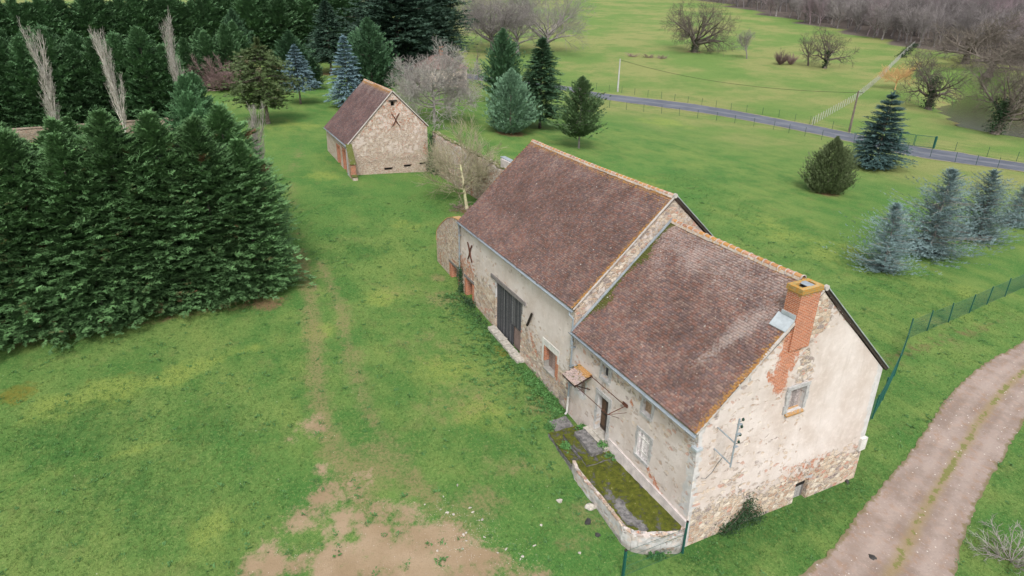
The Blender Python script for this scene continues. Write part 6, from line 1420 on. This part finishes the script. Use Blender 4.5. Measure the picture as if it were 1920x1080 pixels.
T('oak_tree', 'bank_oak', (-48.15, 111.66), 'big spreading bare oak on the near bank of the pond, ivy on its leaning trunk', 'tree', 15.63, rz=.6, wide=.9)
T('bare_shrub', 'red_shrub', (-115.36, -8.95), 'wide dusky red bare shrub between the cypress rows and the olive pine', 'shrub', 6.70, wide=1.25)
T('conifer_shrub', 'olive_cone', (-34.97, 52.08), 'dense olive-green egg-shaped conifer on the lawn, left of the large spruce', 'shrub', 6.60)
T('spruce_tree', 'big_spruce', (-41.88, 70.88), 'large blue-green spruce clothed to the ground beside the road', 'tree', 10.31)
for i, (u, v, vt, w_) in enumerate(((1655, 508, 375, .9), (1745, 478, 312, 1.05), (1830, 450, 318, 1.0), (1900, 420, 338, 1.0))): pass
T('cedar_tree', 'cedar0', (-15.92, 35.86), 'silvery blue cedar nearest the camera, smallest and leftmost of the cedar row', 'tree', 5.97, wide=1.1, rz=.4)
T('cedar_tree', 'cedar1', (-16.82, 43.79), 'silvery blue cedar, second and tallest of the row on the right lawn', 'tree', 8.02, wide=1.2, rz=1.4)
T('cedar_tree', 'cedar2', (-17.64, 52.89), 'silvery blue cedar, third of the row on the right lawn', 'tree', 6.99, wide=1.2, rz=2.4)
T('cedar_tree', 'cedar0', (-19.08, 61.91), 'silvery blue cedar at the right edge, last of the row', 'tree', 4.69, wide=1.25, rz=4.4)

# ivy and ground plants
def ivy(name, pts, n, size, spread, label, cat='ivy', mat='leaf_ivy', group=None, seed=1, stem=True):
    rng = np.random.default_rng(seed); c = np.mean(np.array(pts), 0); base = min(p[2] for p in pts)
    o = thing(name, label, cat, (c[0], c[1], base), 0, group)
    adopt(link('foliage', leaf_patch(pts, n, size, rng, mat, 'foliage', spread)), o)
    if stem:
        m = MB(); q = sorted(pts, key=lambda p: p[2]); 
        for j in range(3):
            a = q[0]; b = q[(len(q)-1)*(j+1)//3]; m.tube([(a[0], a[1], a[2]-.1), ((a[0]+b[0])/2+.03*j, (a[1]+b[1])/2, (a[2]+b[2])/2), b], [.02, .015, .006], 4)
        adopt(m.build('stem', 'bark'), o)
    return o
for (u, v, h, l, s) in ((1740, 202, 6.0, 'thick ivy clothing the trunk of the bare tree left of the pond', 1), (1866, 250, 5.5, 'thick ivy on the leaning trunk of the pond-bank oak', 2), (1302, 98, 3.2, 'ivy round the foot of the largest meadow oak', 3), (1546, 128, 4.0, 'ivy on the trunk of the medium meadow oak', 4)): pass
def trunk_ivy(p, h, r, l, s, n=1500):
    z = g1(*p); pts = [(p[0]+r*.5*math.cos(a), p[1]+r*.5*math.sin(a), z+.4+h*t) for t in np.linspace(0, 1, 9) for a in (0, 2.1, 4.2)]
    ivy('ivy', pts, n, .30, (r*.5, r*.5, h*.07), l, seed=s, stem=False)
trunk_ivy((-67.72, 122.93), 5.2, 1.0, 'thick ivy clothing the trunk of the bare tree left of the pond', 1)
trunk_ivy((-48.15, 111.66), 5.0, 1.2, 'thick ivy on the trunk of the oak at the pond edge', 2)
trunk_ivy((-153.12, 134.31), 3.0, 1.0, 'ivy round the lower trunk of the largest meadow oak', 3)
trunk_ivy((-112.39, 145.54), 3.8, .55, 'ivy on the trunk of the medium meadow oak', 4, 800)
ivy('ivy', [(.42, 2.2, .1), (.5, 2.6, .25), (.45, 3.0, .35), (.38, 3.4, .7), (.34, 3.5, 1.1), (.5, 3.8, .35), (.45, 4.1, .2), (.36, 3.2, .5)], 2200, .075, (.14, .22, .2), 'dark ivy bush climbing the foot of the farmhouse gable', 'ivy', seed=5)
ivy('ivy', [(-24.2, .0, 1.8), (-24.25, .0, 2.3), (-24.3, -.05, 2.9), (-24.35, -.0, 3.3), (-24.0, -.15, 1.9)], 1500, .09, (.16, .10, .28), 'ivy column on the barn wall between the two brick doorways', 'ivy', seed=6)
ivy('ivy', [(-22.8, -.2, 1.75), (-21.8, -.25, 1.7), (-23.6, -.3, 1.8), (-22.2, -.2, 1.9)], 900, .09, (.35, .15, .12), 'dark ivy spilling over the ground at the barn doorway', 'ivy', seed=7)
ivy('ivy', [(-53.0, 8.0, 4.0), (-53.0, 8.2, 5.0), (-52.8, 8.3, 6.2), (-52.7, 8.2, 7.0), (-52.5, 8.2, 3.6), (-52.0, 8.3, 3.5)], 1700, .15, (.2, .2, .45), 'ivy in the corner where the yard wall meets the small barn', 'ivy', seed=8)
ivy('ivy', [(-37.5, 9.9, 3.5), (-37.6, 9.9, 4.4), (-36.9, 9.9, 5.0), (-40, 9.6, 3.2), (-35.5, 9.9, 3.4)], 900, .13, (.3, .15, .5), 'sparse ivy streak on the yard wall behind the small bare tree', 'ivy', seed=9)
ivy('weeds', [(-52.8, -.0, 3.3), (-52.6, .6, 3.3), (-52.9, 1.2, 3.3), (-52.5, -1.6, 3.4)], 700, .12, (.25, .3, .12), 'green weeds along the foot of the small barn gable', 'weeds', 'leaf_weed', seed=10, stem=False)
for i, (x, y, z, l) in enumerate(((-5.0, -.25, 1.1, 'green fern tuft on the terrace beside the steps'), (-6.7, -1.75, .98, 'green weed tuft growing on the lowest step'), (-5.6, -.3, 1.35, 'weed tuft on the doorstep edge'), (-8.6, -1.55, .8, 'nettles at the edge of the dark slab'), (-7.6, -.15, 1.0, 'green weeds between slab and steps'))):
    ivy('weeds', [(x, y, z), (x+.1, y+.05, z+.05)], 260, .10, (.13, .13, .05), l, 'weeds', 'leaf_weed', seed=20+i, stem=False)
ivy('weeds', [(-9.6-i*.45, -.35-.25*math.sin(i*2), g1(-9.6-i*.45, 0)+.08) for i in range(9)], 2600, .085, (.2, .22, .07), 'strip of lush nettles along the barn wall by the downpipe', 'weeds', 'leaf_weed', seed=30, stem=False)
ivy('weeds', [(-19.3-i*.5, -.5-.15*math.sin(i*2), g1(-19.3-i*.5, 0)+.05) for i in range(9)], 900, .08, (.2, .2, .05), 'low weeds along the barn wall left of the black doors', 'weeds', 'leaf_ivy', seed=31, stem=False)
ivy('weeds', [(.25, -1.15, .12), (.3, -1.3, .12), (.1, -1.6, .12)], 260, .13, (.12, .12, .06), 'leafy weed at the foot of the rounded terrace wall behind the mesh panel', 'weeds', 'leaf_weed', seed=32, stem=False)
simple('brown_leaf', (0.12, 0.05, 0.035), .9, .3, 5, 0, 0)
m = branching(77, 1.2, .1, .05, [(26, .95, 1.2), (7, .3, .7), (4, .15, .7)], up=.0, wig=.2, e_first=.05, minr=.01)
o = thing('brush_pile', 'reddish-brown heap of dead brush under the small yellowish bare tree', 'brush pile', ((-40.41, 6.84)[0], (-40.41, 6.84)[1], g1(*(-40.41, 6.84)))); q = m.build('twigs', 'bark_red', o); q.scale = (1.3, 1.3, .5)
# bramble at the bottom right corner
bare('bramble', 'bark_grey', 41, 1.6, .15, .05, [(16, .9, .9), (6, .35, .6), (5, .16, .6)], up=.02, wig=.16, e_first=.05, minr=.006)
bp_ = (6.51, 13.12); T('bare_shrub', 'bramble', bp_, 'thin bare bramble with a few rusty leaves in the bottom right corner', 'shrub', 1.5, rz=1, wide=1.3)
ivy('fallen_leaves', [(bp_[0]+a, bp_[1]+b, g1(*bp_)+.12) for a, b in ((-.5, .1), (.3, -.3), (0, .4), (-.9, -.5), (.5, .5))], 420, .05, (.45, .45, .10), 'rusty dead leaves under the bramble in the bottom right corner', 'leaves', 'brown_leaf', seed=33, stem=False)
# scrub on the diagonal fence
ivy('hedge_clump', [(*(-112.44, 178.15), g1(*(-112.44, 178.15))+.5), (*(-115.55, 184.30), g1(*(-115.55, 184.30))+.7), (*(-118.81, 190.75), g1(*(-118.81, 190.75))+.6), (*(-122.14, 197.66), g1(*(-122.14, 197.66))+.8)], 1500, .28, (.7, .7, .35), 'dark green scrub clump grown over the upper end of the diagonal fence', 'shrub', seed=34)
for i, (u, v, r) in enumerate(((1185, 106, 4), (1215, 108, 3), (1240, 110, 2.5))): 
    p = ((-155.48, 111.51), (-151.61, 114.71), (-148.14, 117.11))[i]
    bare('scrub%d' % i, 'bark_red', 60+i, 1.2, .1, .04, [(18, .9, 1.0), (5, .3, .6)], up=.04, wig=.1, e_first=.05, minr=.02) if i == 0 else None
    T('bare_shrub', 'scrub0', p, 'low reddish dead bramble patch on the meadow right of the pale pole', 'shrub', 1.3, 'dead bramble patches on the meadow', rz=i, wide=1.6)

# the bare wood beyond the meadow: single trees, nearest first
def in_poly(x, y): return bool(inside(np.array([x]), np.array([y]), FL)[0])
cand = []; rw_ = random.Random(11)
cam_p = (14.8, -15.7)
for gx_ in np.arange(-420, 40, 5.6):
    for gy_ in np.arange(130, 460, 5.6):
        x = gx_+rw_.uniform(-2.2, 2.2); y = gy_+rw_.uniform(-2.2, 2.2)
        if not in_poly(x, y): continue
        ang = math.degrees(math.atan2(y-cam_p[1], x-cam_p[0])); d = math.hypot(x-cam_p[0], y-cam_p[1])
        if ang < 111 or ang > 142: continue
        if d > 560: continue
        cand.append((d, x, y, ang))
edge = sorted(cand, key=lambda c: c[0])
# the rear of the wood is seen only as tree tops, so it is thinned with distance
pick = edge[:295]; rest = edge[295:]
for i, (d, x, y, ang) in enumerate(pick):
    kk = rw_.choice((0, 1, 2, 0, 1, 2, 3)); hh = rw_.uniform(11, 15.5)
    if kk == 3 or (ang < 116 and rw_.random() < .5): l, g_ = 'bare purplish tree of the wood filling the top right', 'purplish trees of the wood'; kk = 3
    else: l, g_ = 'bare grey-brown tree of the wood filling the top right', 'grey-brown trees of the wood'
    tree('wood_tree', 'wood%d' % kk, (x, y), l, 'tree', hh, g_, wide=rw_.uniform(1.0, 1.35))
cm_, tm_, H_ = PROTO['wood_far']; nv = len(cm_.vertices); Vw = np.zeros(nv*3); cm_.vertices.foreach_get('co', Vw); Vw = Vw.reshape(-1, 3)
Fw = np.array([p.vertices[:] for p in cm_.polygons]); tv = np.array([v.co[:] for v in tm_.vertices]); tf = np.array([p.vertices[:] for p in tm_.polygons])
Vw = np.r_[Vw, tv]; Fw = np.r_[Fw, tf+nv]; VV = []; FF = []
rest = [c for c in rest if rw_.random() < .62]
for j, (d, x, y, ang) in enumerate(rest):
    a_ = rw_.uniform(0, 6.28); s_ = rw_.uniform(11, 15.5)/H_; q = rw_.uniform(1.15, 1.5); ca, sa = math.cos(a_), math.sin(a_)
    VV.append(np.stack([(Vw[:, 0]*ca-Vw[:, 1]*sa)*s_*q+x, (Vw[:, 0]*sa+Vw[:, 1]*ca)*s_*q+y, Vw[:, 2]*s_+g1(x, y)], 1)); FF.append(Fw+j*len(Vw))
fw = link('far_wood', mesh('far_wood', np.concatenate(VV), np.concatenate(FF), 'bark_far')); tag(fw, 'far part of the bare wood merging into one grey-brown mass at the top right', 'wood', kind='stuff')
print('wood', len(cand), len(pick), len(rest), pick[-1][0])
for i, (x, y) in enumerate(((-84, 172), (-70, 168), (-96, 182))):
    tree('bare_tree', 'oak_b', (x, y), 'broad pale bare tree behind the pond, before the purple wood', 'tree', 13+i, 'broad bare trees behind the pond', wide=1.3)
print('verts', sum(len(m.vertices) for m in bpy.data.meshes))

# short grass standing on the lawn near the camera
def m_blade():
    n = NT('grass_blades', .8, .2); t = n.attr('tint'); tp = n.attr('tip'); b = n.noise(0.33, 6, 0.62); d = n.noise(2.2, 4, .6)
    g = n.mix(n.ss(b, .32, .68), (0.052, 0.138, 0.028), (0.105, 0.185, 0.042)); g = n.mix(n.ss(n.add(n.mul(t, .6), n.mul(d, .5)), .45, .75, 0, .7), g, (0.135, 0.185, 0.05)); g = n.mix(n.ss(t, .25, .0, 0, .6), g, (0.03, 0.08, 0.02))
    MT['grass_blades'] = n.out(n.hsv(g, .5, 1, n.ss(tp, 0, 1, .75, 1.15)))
m_blade()
rg = np.random.default_rng(99); n_ = 210000
gx = rg.uniform(-46, 12, n_); gy = rg.uniform(-27, 40, n_)
ix = np.clip(np.searchsorted(XS, gx)-1, 0, nx-2); iy = np.clip(np.searchsorted(YS, gy)-1, 0, ny-2)
dist = np.hypot(gx-14.8, gy+15.7)
ok = (earth[ix, iy]+.35*worn[ix, iy] < rg.uniform(.1, .45, n_)) & ~((gx > -24.7) & (gx < .3) & (gy > 0) & (gy < 11.5)) & ~((gx > -8.1) & (gx < .6) & (gy > -2.4) & (gy < .5)) & (rg.random(n_) < np.clip(30/dist, 0, 1)**1.2)
RD = [np.array(p) for p in [(-4.05, 34.71), (-3.48, 29.17), (-2.50, 24.03), (-0.92, 18.93), (0.45, 14.56), (1.74, 9.82), (2.94, 6.05), (3.39, 3.54), (4.4, -0.6), (6.5, -7), (11, -18), (16, -17), (11.8, -7), (9.6, .5), (7.2, 6.6), (6.02, 9.83), (4.75, 12.80), (3.62, 16.09), (2.47, 20.05), (1.13, 24.70), (-.5, 36)]]
ok &= ~inside(gx, gy, RD); gx, gy, ix, iy = gx[ok], gy[ok], ix[ok], iy[ok]; n_ = len(gx)
u = (gx-XS[ix])/(XS[ix+1]-XS[ix]); v = (gy-YS[iy])/(YS[iy+1]-YS[iy])
gzz = GZ[ix, iy]*(1-u)*(1-v)+GZ[ix+1, iy]*u*(1-v)+GZ[ix, iy+1]*(1-u)*v+GZ[ix+1, iy+1]*u*v
lu_ = lush[ix, iy]; hgt = rg.uniform(.03, .075, n_)*(1+1.0*lu_)*np.where(rg.random(n_) < .06, 2.2, 1)
V_ = []; 
for q in range(4):
    a_ = rg.uniform(0, 6.28, n_); off = rg.normal(0, .03, (n_, 2)); l_ = rg.uniform(.5, 1.3, n_)
    bx = gx+off[:, 0]; by = gy+off[:, 1]; cw = np.cos(a_)*.011; sw = np.sin(a_)*.011; lean_ = rg.normal(0, .6, (n_, 2))*hgt[:, None]
    V_.append(np.stack([np.stack([bx-cw, by-sw, gzz-.01], 1), np.stack([bx+cw, by+sw, gzz-.01], 1), np.stack([bx+lean_[:, 0], by+lean_[:, 1], gzz+hgt*l_], 1)], 1))
V_ = np.stack(V_, 1).reshape(-1, 3)
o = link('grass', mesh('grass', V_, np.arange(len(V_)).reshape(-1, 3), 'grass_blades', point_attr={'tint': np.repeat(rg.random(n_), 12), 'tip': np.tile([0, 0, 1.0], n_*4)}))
tag(o, 'short green winter grass of the lawn around the farm buildings', 'grass', kind='stuff')

# scattered broad-leaved clumps in the lawn
n2 = 3600; cxg = rg.uniform(-44, 10, n2); cyg = rg.uniform(-27, 36, n2)
near_wall = rg.random(n2) < .25; cxg = np.where(near_wall, rg.uniform(-24, .5, n2), cxg); cyg = np.where(near_wall, -rg.gamma(1.2, .9, n2)-.35, cyg)
ok = ~((cxg > -24.9) & (cxg < .5) & (cyg > -.2) & (cyg < 11.6)) & ~((cxg > -8.3) & (cxg < .7) & (cyg > -2.5) & (cyg < .5)) & ~inside(cxg, cyg, RD)
cxg, cyg = cxg[ok], cyg[ok]; n2 = len(cxg); big = rg.uniform(.5, 1.6, n2); V_ = []; T_ = []
for i in range(n2):
    z = surf(cxg[i], cyg[i]); t_ = rg.random(); k_ = 12
    a_ = rg.uniform(0, 6.28, k_); l_ = rg.uniform(.05, .11, k_)*big[i]; h_ = rg.uniform(.02, .07, k_)*big[i]; o_ = rg.normal(0, .06*big[i], (k_, 2))
    ca, sa = np.cos(a_), np.sin(a_); x = cxg[i]+o_[:, 0]; y = cyg[i]+o_[:, 1]; w_ = l_*.28
    V_.append(np.stack([np.stack([x, y, np.full(k_, z-.01)], 1), np.stack([x+ca*l_*.6-sa*w_, y+sa*l_*.6+ca*w_, z+h_], 1), np.stack([x+ca*l_, y+sa*l_, z+h_*.8], 1), np.stack([x+ca*l_*.6+sa*w_, y+sa*l_*.6-ca*w_, z+h_], 1)], 1)); T_ += [t_]*k_*4
V_ = np.concatenate(V_).reshape(-1, 3)
tag(link('lawn_weeds', mesh('lawn_weeds', V_, np.arange(len(V_)).reshape(-1, 4), 'leaf_weed', point_attr={'tint': T_, 'tip': np.tile([0, .5, 1.0, .5], len(V_)//4)})), 'low broad-leaved weeds and tufts dotted through the lawn', 'weeds', kind='stuff')
